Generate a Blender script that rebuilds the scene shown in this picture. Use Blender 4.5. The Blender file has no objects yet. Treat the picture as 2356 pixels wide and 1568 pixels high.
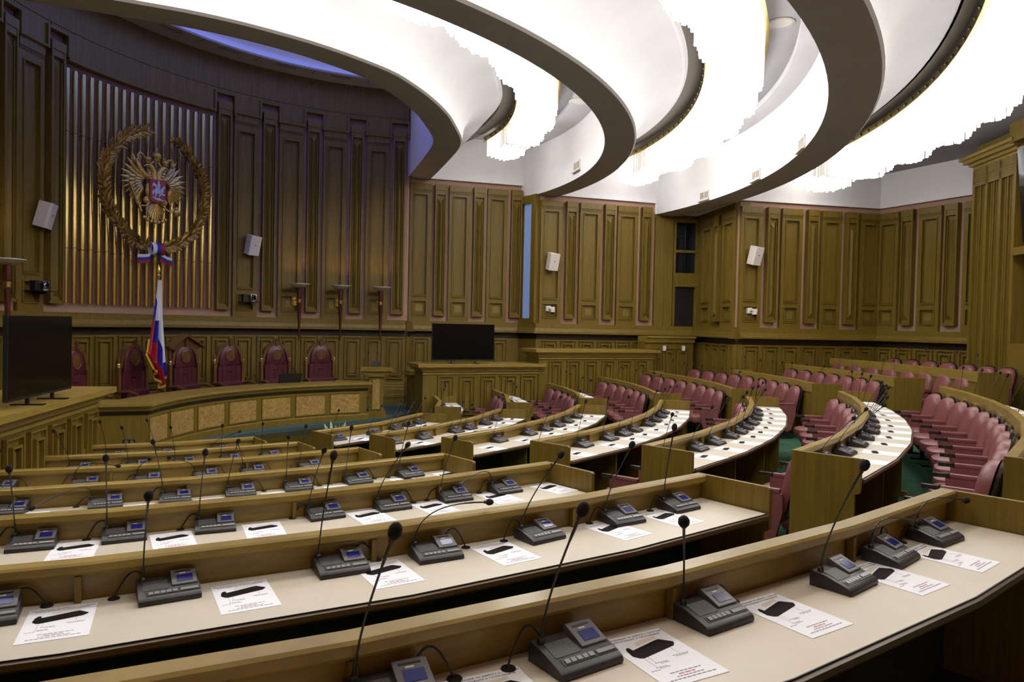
import bpy, bmesh, math, random
from mathutils import Vector, Matrix
random.seed(7)
PI=math.pi; rad=math.radians
sc=bpy.context.scene; COL=sc.collection
# ---------------------------------------------------------------- camera
# origin = centre of the seating arcs, z=0 = floor of the front row
cam_d=bpy.data.cameras.new('camera'); cam=bpy.data.objects.new('camera',cam_d); COL.objects.link(cam)
pitch,roll=-0.02267,0.02143
fwd=Vector((0,math.cos(pitch),math.sin(pitch))); up0=Vector((0,-math.sin(pitch),math.cos(pitch))); r0=Vector((1,0,0))
rt=math.cos(roll)*r0+math.sin(roll)*up0; up=-math.sin(roll)*r0+math.cos(roll)*up0
m=Matrix((rt,up,-fwd)).transposed().to_4x4(); m.translation=Vector((6.7415,-13.5825,2.444)); cam.matrix_world=m
cam_d.sensor_width=36; cam_d.lens=1632.95/2356*36; cam_d.clip_start=.05; cam_d.clip_end=200
cam_d.dof.use_dof=True; cam_d.dof.focus_distance=5.0; cam_d.dof.aperture_fstop=11
sc.camera=cam
# ---------------------------------------------------------------- world, exposure
w=bpy.data.worlds.new('world'); sc.world=w; w.use_nodes=True
w.node_tree.nodes['Background'].inputs[0].default_value=(.30,.28,.27,1); w.node_tree.nodes['Background'].inputs[1].default_value=.05
vs=sc.view_settings; vs.view_transform='Standard'; vs.look='None'; vs.gamma=1; vs.exposure=EXPO=-0.1; vs.use_curve_mapping=False
# ---------------------------------------------------------------- light levels
TUBE_E=3.4      # glass tubes of the chandeliers
DOWN_W=7.6     # each lamp of a chandelier
BLUE_W=125.0     # blue LED lamp in the dome over the bench
# ---------------------------------------------------------------- materials
def srgb(r,g,b):
    f=lambda c:(c/255/12.92 if c/255<=.04045 else ((c/255+.055)/1.055)**2.4)
    return (f(r),f(g),f(b),1)
def mat(name,col,rough=.5,metal=0,col2=None,scale=(8,8,8),detail=4,bump=0,coat=0,spec=.5,emit=None,es=0,ramp=(.35,.65),noise='noise'):
    M=bpy.data.materials.new(name); M.use_nodes=True; nt=M.node_tree; b=nt.nodes['Principled BSDF']
    b.inputs['Base Color'].default_value=col; b.inputs['Roughness'].default_value=rough; b.inputs['Metallic'].default_value=metal
    b.inputs['Coat Weight'].default_value=coat; b.inputs['Coat Roughness'].default_value=.15; b.inputs['Specular IOR Level'].default_value=spec
    if emit: b.inputs['Emission Color'].default_value=emit; b.inputs['Emission Strength'].default_value=es
    if col2 or bump:
        tc=nt.nodes.new('ShaderNodeTexCoord'); mp=nt.nodes.new('ShaderNodeMapping'); mp.inputs['Scale'].default_value=scale
        nt.links.new(tc.outputs['Object'],mp.inputs['Vector'])
        n=nt.nodes.new('ShaderNodeTexNoise'); n.inputs['Scale'].default_value=1; n.inputs['Detail'].default_value=detail; n.inputs['Roughness'].default_value=.6
        nt.links.new(mp.outputs[0],n.inputs['Vector'])
        if noise=='burl': n.inputs['Distortion'].default_value=3.5
        if col2:
            cr=nt.nodes.new('ShaderNodeValToRGB'); cr.color_ramp.elements[0].position=ramp[0]; cr.color_ramp.elements[1].position=ramp[1]
            cr.color_ramp.elements[0].color=col2; cr.color_ramp.elements[1].color=col
            nt.links.new(n.outputs['Fac'],cr.inputs[0]); nt.links.new(cr.outputs[0],b.inputs['Base Color'])
        if bump:
            bp=nt.nodes.new('ShaderNodeBump'); bp.inputs['Strength'].default_value=bump; bp.inputs['Distance'].default_value=.01
            nt.links.new(n.outputs['Fac'],bp.inputs['Height']); nt.links.new(bp.outputs[0],b.inputs['Normal'])
    return M
WOODC=srgb(122,100,37); WOODD=srgb(106,85,29)
M={}
M['wood']=mat('oak_vertical_grain',WOODC,.45,col2=WOODD,scale=(34,34,1.6),bump=.03,coat=.05,spec=.3)
M['woodh']=mat('oak_rail',srgb(150,125,58),.38,col2=srgb(132,108,46),scale=(5,5,30),bump=.03,coat=.2,spec=.35)
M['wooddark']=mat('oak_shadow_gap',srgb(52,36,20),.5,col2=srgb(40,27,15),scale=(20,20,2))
M['chairwood']=mat('dark_walnut',srgb(108,72,34),.3,col2=srgb(78,48,22),scale=(20,20,2),coat=.4)
M['redwood']=mat('mahogany',srgb(84,34,24),.25,col2=srgb(58,20,15),scale=(20,20,2),coat=.5)
M['burl']=mat('burl_veneer',srgb(176,148,86),.35,col2=srgb(142,104,52),scale=(5,5,7),detail=8,coat=.3,ramp=(.36,.62),noise='burl')
M['fabric']=mat('pink_wall_fabric',srgb(176,140,120),.9,col2=srgb(166,130,112),scale=(60,60,60),bump=.1)
M['laminate']=mat('beige_laminate',srgb(206,196,180),.42,col2=srgb(200,190,173),scale=(3,3,3),spec=.35)
M['edgeblack']=mat('black_edge_band',srgb(28,24,22),.4)
M['white']=mat('white_plaster',srgb(235,232,232),.8,col2=srgb(228,225,226),scale=(1,1,1))
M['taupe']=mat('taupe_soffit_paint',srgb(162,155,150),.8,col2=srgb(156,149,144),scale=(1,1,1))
M['ceil']=mat('ceiling_paint',srgb(205,202,205),.85,col2=srgb(198,195,198),scale=(1,1,1))
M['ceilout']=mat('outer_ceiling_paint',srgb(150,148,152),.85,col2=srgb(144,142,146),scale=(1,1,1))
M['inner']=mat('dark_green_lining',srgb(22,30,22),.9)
M['slot']=mat('dark_ceiling_gap',srgb(128,120,110),.8)
M['lip']=mat('brown_edge_lip',srgb(84,60,30),.4)
M['brass']=mat('brass',srgb(200,178,105),.25,metal=1,col2=srgb(184,160,90),scale=(3,3,3))
M['plate']=mat('dull_brass_plate',srgb(136,116,52),.42,metal=.3)
M['brasstube']=mat('polished_brass_tube',srgb(222,200,128),.17,metal=1,col2=srgb(204,180,108),scale=(4,4,.5))
M['gold']=mat('gilded_relief',srgb(236,208,124),.36,metal=.7,col2=srgb(196,158,78),scale=(30,30,30),bump=.3)
M['olivegold']=mat('old_gold_leaf',srgb(190,154,74),.36,metal=.7,col2=srgb(128,96,40),scale=(18,18,18),bump=.3)
M['leather']=mat('mauve_leather',srgb(128,74,75),.42,col2=srgb(117,65,66),scale=(5,5,5),bump=.05,spec=.5)
M['darkleather']=mat('burgundy_leather',srgb(80,30,40),.35,col2=srgb(68,24,33),scale=(5,5,5),spec=.5)
M['carpet']=mat('green_carpet',srgb(34,84,56),.95,col2=srgb(24,64,42),scale=(3,3,3),detail=8,bump=.3)
M['teal']=mat('teal_carpet',srgb(62,84,80),.95,col2=srgb(48,70,68),scale=(2.5,2.5,2.5),detail=8,bump=.3)
M['black']=mat('black_plastic',srgb(26,26,28),.35)
M['foam']=mat('black_foam',srgb(20,19,20),.95,bump=.3,scale=(200,200,200))
M['blackgloss']=mat('black_gloss',srgb(9,9,10),.12,spec=.22)
M['rim']=mat('dark_lacquered_rim',srgb(46,40,36),.18,coat=.6)
M['unit']=mat('graphite_plastic',srgb(50,48,48),.4,col2=srgb(43,41,41),scale=(40,40,40))
M['unitdark']=mat('speaker_grille',srgb(80,78,78),.5,col2=srgb(50,48,48),scale=(350,350,350),detail=0,ramp=(.45,.55))
M['bezel']=mat('grey_bezel',srgb(96,94,96),.4)
M['button']=mat('button_grey',srgb(135,133,133),.35)
M['lcd']=mat('blue_lcd',srgb(24,26,96),.14,emit=srgb(20,24,130),es=.12)
M['redring']=mat('red_ring',srgb(96,24,22),.5)
M['paper']=mat('white_paper',srgb(238,238,246),.8)
M['ink']=mat('black_print',srgb(22,13,17),.8,spec=.2)
M['inkgrey']=mat('grey_print',srgb(140,132,136),.8)
M['inkred']=mat('red_print',srgb(190,90,90),.8)
M['offwhite']=mat('white_plastic',srgb(226,216,206),.45)
M['greymetal']=mat('satin_metal',srgb(170,170,172),.25,metal=1)
M['silver']=mat('silver_bowl',srgb(225,220,210),.3,metal=.5)
M['shield']=mat('shield_red',srgb(170,62,50),.4)
M['rider']=mat('silver_relief',srgb(205,205,220),.35)
M['fwhite']=mat('flag_white',srgb(225,225,232),.6); M['fblue']=mat('flag_blue',srgb(28,36,150),.55); M['fred']=mat('flag_red',srgb(150,16,30),.55)
M['fringe']=mat('gold_fringe',srgb(200,160,50),.7,bump=.5,scale=(300,300,300))
M['leaf']=mat('lily_leaf',srgb(130,175,110),.5,col2=srgb(200,220,190),scale=(20,20,20))
M['glassdark']=mat('dark_window_glass',srgb(26,28,34),.06)
M['bluewin']=mat('frosted_window',srgb(130,150,190),.4,emit=srgb(120,148,205),es=.36)
M['bluecove2']=mat('dome_paint',srgb(200,205,230),.7)
M['bluedome']=mat('dome_light_panel',srgb(200,210,250),.5,emit=srgb(205,220,255),es=.80)
M['bluecove']=mat('cove_paint',srgb(220,220,235),.7,emit=srgb(120,132,225),es=.30)
M['lampdisc']=mat('ceiling_lamp_glass',srgb(225,225,215),.4,emit=srgb(240,240,225),es=.03)
M['tubes']=mat('crystal_tube',srgb(240,236,230),.15,emit=(.95,.972,1,1),es=TUBE_E)
M['tubes_far']=mat('crystal_tube_outer',srgb(240,236,230),.15,emit=(.95,.972,1,1),es=TUBE_E*.85)
M['tubeend']=mat('dim_crystal',srgb(225,220,212),.1,emit=(1,.95,.9,1),es=.45)  # dim glow put into the crystal at the chandelier ends
# ---------------------------------------------------------------- mesh builder
class MB:
    def __init__(s,T=None): s.v=[]; s.f=[]; s.mi=[]; s.T=T
    def add(s,vs,fs,mi=0,T=None):
        b=len(s.v); T_=T if T is not None else s.T
        for p in vs:
            p=Vector(p); s.v.append(T_@p if T_ is not None else p)
        for f in fs: s.f.append([b+i for i in f]); s.mi.append(mi)
        return s
    def box(s,c,d,T=None,mi=0):
        x,y,z=c; a,b,h=d[0]/2,d[1]/2,d[2]/2
        return s.add([(x-a,y-b,z-h),(x+a,y-b,z-h),(x+a,y+b,z-h),(x-a,y+b,z-h),(x-a,y-b,z+h),(x+a,y-b,z+h),(x+a,y+b,z+h),(x-a,y+b,z+h)],
            [(0,3,2,1),(4,5,6,7),(0,1,5,4),(1,2,6,5),(2,3,7,6),(3,0,4,7)],mi,T)
    def hexa(s,lo,hi,T=None,mi=0):   # two quads
        return s.add(list(lo)+list(hi),[(0,3,2,1),(4,5,6,7),(0,1,5,4),(1,2,6,5),(2,3,7,6),(3,0,4,7)],mi,T)
    def prism(s,pts,a,b,axis='z',T=None,mi=0):
        n=len(pts)
        def q(p,t): return (p[0],p[1],t) if axis=='z' else ((t,p[0],p[1]) if axis=='x' else (p[0],t,p[1]))
        v=[q(p,a) for p in pts]+[q(p,b) for p in pts]
        return s.add(v,[list(range(n))[::-1],list(range(n,2*n))]+[(i,(i+1)%n,n+(i+1)%n,n+i) for i in range(n)],mi,T)
    def sweep(s,path,prof,closed=False,T=None,mi=0,capped=True,open_prof=False):
        # path: 2D points, prof: (n,z) with n along left normal of the path
        n=len(path); k=len(prof); vs=[]
        for i,p in enumerate(path):
            p=Vector(p[:2])
            if closed: a=Vector(path[i-1][:2]); b=Vector(path[(i+1)%n][:2])
            else: a=Vector(path[max(i-1,0)][:2]); b=Vector(path[min(i+1,n-1)][:2])
            d1=(p-a).normalized() if (p-a).length>1e-6 else (b-p).normalized(); d2=(b-p).normalized() if (b-p).length>1e-6 else d1
            n1=Vector((-d1.y,d1.x)); n2=Vector((-d2.y,d2.x)); mm=(n1+n2); mm=mm/max(mm.dot(n1),.3) if mm.length>1e-6 else n1
            for (u,z) in prof: q=p+mm*u; vs.append((q.x,q.y,z))
        fs=[]; seg=n if closed else n-1; kk=k-1 if open_prof else k
        for i in range(seg):
            j=(i+1)%n
            for q in range(kk): fs.append((i*k+q,i*k+(q+1)%k,j*k+(q+1)%k,j*k+q))
        if not closed and capped and not open_prof: fs+=[list(range(k)),list(range((n-1)*k,n*k))[::-1]]
        return s.add(vs,fs,mi,T)
    def lathe(s,prof,seg=16,T=None,mi=0,c=(0,0)):
        k=len(prof); vs=[];fs=[]
        for i in range(seg):
            a=2*PI*i/seg
            for r,z in prof: vs.append((c[0]+r*math.cos(a),c[1]+r*math.sin(a),z))
        for i in range(seg):
            j=(i+1)%seg
            for q in range(k-1): fs.append((i*k+q,j*k+q,j*k+q+1,i*k+q+1))
        fs.append([i*k for i in range(seg)][::-1]); fs.append([i*k+k-1 for i in range(seg)])
        return s.add(vs,fs,mi,T)
    def tube(s,path,r,seg=6,T=None,mi=0):
        path=[Vector(p) for p in path]; n=len(path); vs=[];fs=[]; ref=None
        for i,p in enumerate(path):
            d=(path[min(i+1,n-1)]-path[max(i-1,0)]).normalized()
            if ref is None: ref=Vector((0,0,1)) if abs(d.z)<.9 else Vector((1,0,0))
            x=d.cross(ref).normalized(); y=d.cross(x).normalized(); ref=-y if False else ref
            rr=r[i] if isinstance(r,(list,tuple)) else r
            for k in range(seg): a=2*PI*k/seg; vs.append(p+x*(rr*math.cos(a))+y*(rr*math.sin(a)))
        for i in range(n-1):
            for k in range(seg): l=(k+1)%seg; fs.append((i*seg+k,i*seg+l,(i+1)*seg+l,(i+1)*seg+k))
        fs.append(list(range(seg))[::-1]); fs.append(list(range((n-1)*seg,n*seg)))
        return s.add(vs,fs,mi,T)
    def ell(s,c,r,T=None,seg=12,rings=8,mi=0,R=None):
        vs=[];fs=[]
        for i in range(rings+1):
            t=PI*i/rings
            for k in range(seg):
                a=2*PI*k/seg; p=Vector((r[0]*math.sin(t)*math.cos(a),r[1]*math.sin(t)*math.sin(a),r[2]*math.cos(t)))
                if R is not None: p=R@p
                vs.append(p+Vector(c))
        for i in range(rings):
            for k in range(seg): l=(k+1)%seg; fs.append((i*seg+k,(i+1)*seg+k,(i+1)*seg+l,i*seg+l))
        return s.add(vs,fs,mi,T)
    def mesh(s,name,mats,smooth=False,bevel=0,origin=None,weld=False):
        me=bpy.data.meshes.new(name); o=Vector(origin) if origin is not None else Vector((0,0,0))
        me.from_pydata([tuple(p-o) for p in s.v],[],s.f)
        if not isinstance(mats,(list,tuple)): mats=[mats]
        for q in mats: me.materials.append(M[q])
        if len(mats)>1: me.polygons.foreach_set('material_index',s.mi)
        bm=bmesh.new(); bm.from_mesh(me)
        if weld: bmesh.ops.remove_doubles(bm,verts=bm.verts,dist=1e-5)
        bmesh.ops.recalc_face_normals(bm,faces=bm.faces)
        if bevel:
            ed=[e for e in bm.edges if len(e.link_faces)==2 and e.calc_face_angle(0)>rad(35)]
            bmesh.ops.bevel(bm,geom=ed,offset=bevel,segments=2,profile=.6,affect='EDGES',clamp_overlap=True)
        bm.to_mesh(me); bm.free()
        if smooth:
            me.polygons.foreach_set('use_smooth',[True]*len(me.polygons))
            try: me.set_sharp_from_angle(angle=rad(38))
            except Exception: pass
        me.update(); return me
    def build(s,name,mats,parent=None,smooth=False,bevel=0,weld=False):
        o_=parent_origin(parent)
        return link(name,s.mesh(name,mats,smooth,bevel,o_,weld),parent)
def parent_origin(p):
    o=Vector((0,0,0))
    while p is not None: o=o+Vector(p.location); p=p.parent
    return o
def link(name,me,parent=None,mw=None):
    o=bpy.data.objects.new(name,me); COL.objects.link(o)
    if parent is not None: o.parent=parent
    if mw is not None: o.matrix_local=mw
    return o
def empty(name,loc=(0,0,0),label=None,cat=None,group=None,rz=0,kind=None):
    o=bpy.data.objects.new(name,None); o.empty_display_size=.1; COL.objects.link(o); o.location=loc; o.rotation_euler=(0,0,rz)
    return tag(o,label,cat,group,kind)
def tag(o,label=None,cat=None,group=None,kind=None):
    if label: o['label']=label
    if cat: o['category']=cat
    if group: o['group']=group
    if kind: o['kind']=kind
    return o
def copy_tree(src,parent=None):
    c=src.copy(); COL.objects.link(c)
    if parent is not None: c.parent=parent
    for ch in KIDS.get(src.name,[]): copy_tree(ch,c)
    return c
KIDS={}
def kids_scan(root):
    KIDS[root.name]=[o for o in root.children]
    for o in KIDS[root.name]: kids_scan(o)
def P(r,deg,z=None):
    a=rad(deg); return (r*math.cos(a),r*math.sin(a)) if z is None else (r*math.cos(a),r*math.sin(a),z)
AX=rad(153.0); AV=Vector((math.cos(AX),math.sin(AX))); LV=Vector((math.cos(AX-PI/2),math.sin(AX-PI/2)))
def AL(a,l): q=AV*a+LV*l; return (q.x,q.y)
def ring(r,a0,a1,step=3.0):
    n=max(2,int(abs(a1-a0)/step)); return [P(r,a0+(a1-a0)*i/n) for i in range(n+1)]
def frame(p,t,z=0):   # x along wall, y = out of the wall into the room, z up.
    t=Vector(t[:2]).normalized(); n=Vector((t.y,-t.x)); T=Matrix(((t.x,n.x,0,p[0]),(t.y,n.y,0,p[1]),(0,0,1,z),(0,0,0,1))); return T
# NOTE: walls run so that the room lies on the right hand of the path -> room normal = (t.y,-t.x)
LEDGE=[None,.890,1.009,1.133,1.262,1.396,1.535,1.679,1.828,1.98]
RK=[None,5.34,6.69,8.04,9.39,10.74,12.09,13.44,14.56,16.0]
FL=[None]+[z-.89 for z in LEDGE[1:]]
# ================================================================ WALLS
ZL=2.50; ZPOD=.46
WCa,WR=-5.85,6.42
def WP(phi,r=WR): return AL(WCa+r*math.cos(rad(phi)),r*math.sin(rad(phi)))
def WT(phi): # tangent of growing phi
    return -AV*math.sin(rad(phi))+LV*math.cos(rad(phi))
def wframe(phi,r=WR,z=0): return frame(WP(phi,r),WT(phi),z)
# plan of the right-hand walls (room on the right hand side when walking with growing L)
W1a=Vector(WP(56)); 
d11=Vector((math.cos(rad(11.5)),math.sin(rad(11.5))))
W1a=Vector((4.18,3.87)); W1b=Vector((6.93,4.66))
W2a=Vector((7.36,4.12)); W2b=Vector((10.40,5.06)); d11=(W2b-W2a).normalized()
W3a=Vector((11.95,2.87)); W3b=Vector((15.57,3.63)); W2c=Vector((11.58,5.30))
W4b=Vector((17.05,.50)); 
def mir(p): # mirror about the hall axis
    p=Vector(p[:2]); a,l=p.dot(AV),p.dot(LV); q=AV*a-LV*l; return q
def wallmesh(name,pts,z0,z1,m_,th=.25,label=None):
    b=MB(); b.sweep([tuple(p) for p in pts],[(0,z0),(th,z0),(th,z1),(0,z1)])
    o=b.build(name,m_); tag(o,kind='structure'); return o
arc=[WP(p_) for p_ in [-53.4+106.8*i/44 for i in range(45)]]
wall_back=wallmesh('wall_back',arc,0,8.0,'fabric')
wall_right=wallmesh('wall_right',[WP(53.4),W1a,W1b,W2a,W2b],0,6.1,'fabric')
TOP1,TOP2,TOP3=5.99,5.69,5.42
wall_right2=wallmesh('wall_right_recess',[W2b,W2c,W3a],0,5.6,'wood')
wall_far=wallmesh('wall_far',[W3a,W3b],0,6.3,'fabric')
wall_rear=wallmesh('wall_rear',[W3b,W4b,Vector(AL(-16.6,6.2)),Vector(AL(-16.6,-6.2)),mir(W4b),mir(W3b)],0,6.3,'fabric')
wall_left=wallmesh('wall_left',[mir(W3b),mir(W3a),mir(W2b),mir(W2a),mir(W1b),mir(W1a)],0,7.1,'fabric')
# white upper walls above the panelling
def upper(name,pts,z0,z1,off=.03):
    b=MB(); b.sweep([tuple(p) for p in pts],[(-off,z0),(0,z0),(0,z1),(-off,z1)]); o=b.build(name,'white'); tag(o,kind='structure')
upper('trim_1',[Vector(WP(53.4)),W1a,W1b,W1b+Vector((.02,.3))],TOP1,7.1)
upper('trim_2',[W1b+Vector((0,.01)),W2a,W2b],TOP2,7.1)
upper('trim_3',[W2b,W2c,W3a,W3b,W4b+(W4b-W3b)*.2],TOP3,6.6)
for nm,pts,z in (('trim_4',[W1a,W1b],TOP1),('trim_5',[W2a,W2b],TOP2),('trim_6',[W3a,W3b,W4b],TOP3)):
    b=MB(); b.sweep([tuple(p) for p in pts],[(-.07,z-.0),(0,z),(0,z+.05),(-.07,z+.04)]); tag(b.build(nm,'white'),kind='structure')
# ---- panel element meshes (local: x along, y out, z up), made once per height
ELM={}
def molding(b,x0,x1,z0,z1,y,wd=.03,dp=.018):
    # raised picture-frame molding around a recess
    for (a,c) in (((x0,z0),(x1,z0+wd)),((x0,z1-wd),(x1,z1)),((x0,z0+wd),(x0+wd,z1-wd)),((x1-wd,z0+wd),(x1,z1-wd))):
        b.box(((a[0]+c[0])/2,y+dp/2,(a[1]+c[1])/2),(c[0]-a[0],dp,c[1]-a[1]))
def tall_panel(h,wd,top=.26):
    key=('tp',round(h,2),round(wd,2))
    if key not in ELM:
        b=MB(); t=.06; x=wd/2
        # body built as frame bars around two recesses
        zs=[0,.13,.50,.61,h-top,h]; in_=.085
        b.box((0,.02,h/2),(wd,.04,h))
        for (z0,z1) in ((0,.13),(.50,.61),(h-top,h)): b.box((0,.06,(z0+z1)/2),(wd,.05,z1-z0))
        for sx in (-1,1):
            for (z0,z1) in ((.13,.50),(.61,h-top)): b.box((sx*(x-in_/2),.06,(z0+z1)/2),(in_,.05,z1-z0))
        b.box((0,.092,h-.075),(wd,.02,.15))
        for z in (h-.165,h-.185,h-.205): b.box((0,.089,z),(wd,.012,.009))
        molding(b,-x+in_,x-in_,.13,.50,.04,.022,.065); molding(b,-x+in_,x-in_,.61,h-top,.04,.022,.065); molding(b,-x+in_+.035,x-in_-.035,.165,.465,.04,.012,.02); molding(b,-x+in_+.035,x-in_-.035,.645,h-top-.035,.04,.012,.02)
        b.add([(-x+in_,.07,.61),(x-in_,.07,.61),(x-in_,.10,.585),(-x+in_,.10,.585),(-x+in_,.07,.575),(x-in_,.07,.575)],[(0,1,2,3),(3,2,5,4),(0,3,4),(1,5,2)])
        ELM[key]=b.mesh('tall_panel','wood')
        b=MB(); b.box((0,.046,.315),(.17,.008,.17))
        for sx in (-1,1):
            for sz in (-1,1): b.box((sx*.075,.053,.315+sz*.075),(.02,.006,.01))
        ELM[key+('pl',)]=b.mesh('brass_plate','plate')
    return key
def pilaster(h,wd):
    key=('pi',round(h,2),round(wd,2))
    if key not in ELM:
        b=MB(); x=wd/2
        b.box((0,.04,h/2),(wd,.08,h)); b.box((0,.105,h-.13),(wd,.06,.26)); b.box((0,.14,h-.075),(wd+.01,.02,.15)); b.box((0,.10,.03),(wd,.06,.06))
        for z in (h-.17,h-.2,h-.23): b.box((0,.127,z),(wd,.008,.01))
        for sx in (-1,1): b.box((sx*(x-.0175),.11,h/2),(.035,.07,h-.08)); b.box((sx*(x-.062),.10,h/2-.10),(.016,.05,h-.48))
        w2=wd*.22
        # sharp central ridge
        z0,z1=.12,h-.36
        b.add([(-w2,.08,z0),(w2,.08,z0),(0,.15,z0+.12),(-w2,.08,z1),(w2,.08,z1),(0,.15,z1-.12)],[(0,1,2),(3,5,4),(0,2,5,3),(1,4,5,2)])
        ELM[key]=b.mesh('pilaster','wood')
    return key
def dado_panel(h,wd):
    key=('da',round(h,2),round(wd,2))
    if key not in ELM:
        b=MB(); x=wd/2
        b.box((0,.004,h/2),(wd,.008,h))
        molding(b,-x,x,0,h,0,.022,.045); molding(b,-x+.035,x-.035,.035,h-.035,0,.010,.02); molding(b,-x+.085,x-.085,.085,h-.085,0,.022,.06); b.box((0,.012,h/2),(max(wd-.27,.04),.024,max(h-.27,.1)))
        b.add([(-x,.0,-.02),(x,0,-.02),(x,.045,.0),(-x,.045,0),(-x,0,.03),(x,0,.03)],[(0,1,2,3),(3,2,5,4),(0,3,4),(1,5,2)])
        ELM[key]=b.mesh('dado_panel','wood')
    return key
def put(key,name,parent,T,z):
    Tm=T.copy(); Tm.translation=Vector((T.translation.x,T.translation.y,z))-parent_origin(parent)
    return link(name,ELM[key],parent,Tm)
# ---- curved wall behind the bench
band=[]
H_P=6.86
for i in range(-6,7):
    pass
bay=9.05; off0=-.8
pil=[off0+s*(16.1+bay*k) for s in (-1,1) for k in range(5)]
pil=sorted(p_ for p_ in pil if abs(p_)<54)
kP=pilaster(7.03-2.64,.29); kT=tall_panel(6.86-ZL,.54,.34)
for p_ in pil: put(kP,'pilaster',wall_back,wframe(p_),2.64)
mids=[(pil[i]+pil[i+1])/2 for i in range(len(pil)-1) if pil[i+1]-pil[i]<12]
for p_ in mids: put(kT,'tall_panel',wall_back,wframe(p_),ZL); put(kT+('pl',),'brass_plate',wall_back,wframe(p_),ZL)
# upper frieze with notches over the pilasters
def frieze_seg(b,p0,p1,z0):
    n=max(1,int((p1-p0)/2.5)); path=[WP(p0+(p1-p0)*i/n) for i in range(n+1)]
    b.sweep(path,[(0,z0),(-.11,z0),(-.11,7.31),(-.125,7.31),(-.125,7.325),(-.105,7.335),(-.105,8.0),(0,8.0)])
    b.sweep(path,[(-.105,z0-.01),(-.15,z0+.0),(-.15,z0+.035),(-.11,z0+.05)])
b=MB(); cur=-53.4
for p_ in pil:
    zz=6.80 if (p_>0 and p_<20 and cur>-20) else 6.86
    frieze_seg(b,cur,p_-1.95,zz); frieze_seg(b,p_-1.95,p_+1.95,7.2)
    for s in (-1,1): b.box((0,.125,(zz+7.2)/2+.02),(.04,.05,7.2-zz+.06),T=wframe(p_+s*1.95))
    cur=p_+1.95
frieze_seg(b,cur,53.4,6.86)
b.build('upper_frieze','wood',wall_back)
for p_ in pil[1:]:
    b=MB(); b.box((0,.115,7.27),(.28,.03,.05),T=wframe(p_))
    for k in range(5): b.box((-.11+.055*k,.132,7.27),(.006,.006,.05),T=wframe(p_))
    b.build('vent_slot','wood',wall_back)
# ---- cornice + dado profiles (n negative = into the room, path has the room on its right)
CORN=[(0,2.50),(-.10,2.50),(-.10,2.485),(-.13,2.48),(-.13,2.385),(-.15,2.38),(-.17,2.30),(-.23,2.285),(-.23,2.25),(-.20,2.24),(-.14,2.235),(-.03,2.23),(0,2.23)]
DADO=lambda zf:[(0,2.10),(-.09,2.10),(-.09,1.03),(-.12,1.02),(-.12,.99),(-.14,.97),(-.14,.93),(-.16,.91),(-.16,.86),(-.18,.84),(-.18,.72),(-.19,.71),(-.19,.64),(-.18,.63),(-.18,zf),(0,zf)]
def corn(parent,pts,zf=0.0,gap=True):
    path=[tuple(p) for p in pts]
    b=MB(); b.sweep(path,CORN); b.build('cornice','wood',parent)
    b=MB(); b.sweep(path,[(0,2.10),(-.035,2.10),(-.035,2.23),(0,2.23)]); b.build('shadow_gap','wooddark',parent)  # recess in darker oak, its shade painted into the colour
    b=MB(); b.sweep(path,DADO(zf)); b.build('dado','wood',parent)
corn(wall_back,arc,0.3)
kD=dado_panel(1.0,.40)
nd=int(112/4.525)
for i in range(-12,13):
    ph=off0+(i+.5)*4.525
    if abs(ph)<54: put(kD,'dado_panel',wall_back,wframe(ph,WR-.09),1.08)
def straight(parent,a,b_,off,top,zf=0.,start='panel',pitch=1.0,dado=True,first=.26,pw=.53,lw=.28):
    a=Vector(a);b_=Vector(b_); L=(b_-a).length; t=(b_-a)/L
    k1=tall_panel(top-.13-ZL,pw); k2=pilaster(top-.13-ZL-.13,lw)
    s=first; k=0
    while s<L-.1:
        p=a+t*s; T=frame(p,t)
        if k%2==0:
            if s+pw*.4<L+.2: put(k1,'tall_panel',parent,T,ZL); put(k1+('pl',),'brass_plate',parent,T,ZL)
        else: put(k2,'pilaster',parent,T,ZL+.13)
        s+=pitch/2; k+=1
    if dado:
        n=Vector((t.y,-t.x)); s=.3
        while s<L-.15:
            put(kD,'dado_panel',parent,frame(a+t*s+n*.09,t),1.08); s+=.5
straight(wall_right,W1a,W1b,0,TOP1,first=.25,pitch=.975); straight(wall_right,W2a,W2b,0,TOP2,first=.30,pitch=1.045,pw=.57)
corn(wall_right,[Vector(WP(53.6)),W1a,W1b,W2a,W2b],.3); corn(wall_right2,[W2b,W2c,W3a],.5)
straight(wall_far,W3a,W3b,0,TOP3,pitch=1.04,pw=.54,lw=.28); corn(wall_far,[W3a,W3b],.5)
W4e=Vector((16.95,.40)); straight(wall_rear,W3b,W4b,0,TOP3,first=.29,pitch=1.03,pw=.53,lw=.29); corn(wall_rear,[W3b,W4b],.6)
# left side walls only need the panelling near the bench
straight(wall_left,mir(W1b),mir(W1a),0,TOP1); straight(wall_left,mir(W2b),mir(W2a),0,TOP2); corn(wall_left,[mir(W3b),mir(W3a),mir(W2b),mir(W2a),mir(W1b),mir(W1a)],.3)
# return face between W3 and the recess
tr=(W3a-W2c); Lr=tr.length; tr=tr/Lr
kr=tall_panel(TOP3-.2-ZL,.62); kr2=pilaster(TOP3-.33-ZL,.30)
for s,k,z in ((Lr-.42,kr,ZL),(Lr-1.0,kr2,ZL+.13),(Lr-1.62,kr,ZL)):
    put(k,'tall_panel' if k==kr else 'pilaster',wall_right2,frame(W2c+tr*s,tr),z)
nr=Vector((tr.y,-tr.x))
for s in (Lr-.35,Lr-.85,Lr-1.35): put(kD,'dado_panel',wall_right2,frame(W2c+tr*s+nr*.09,tr),1.08)
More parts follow.
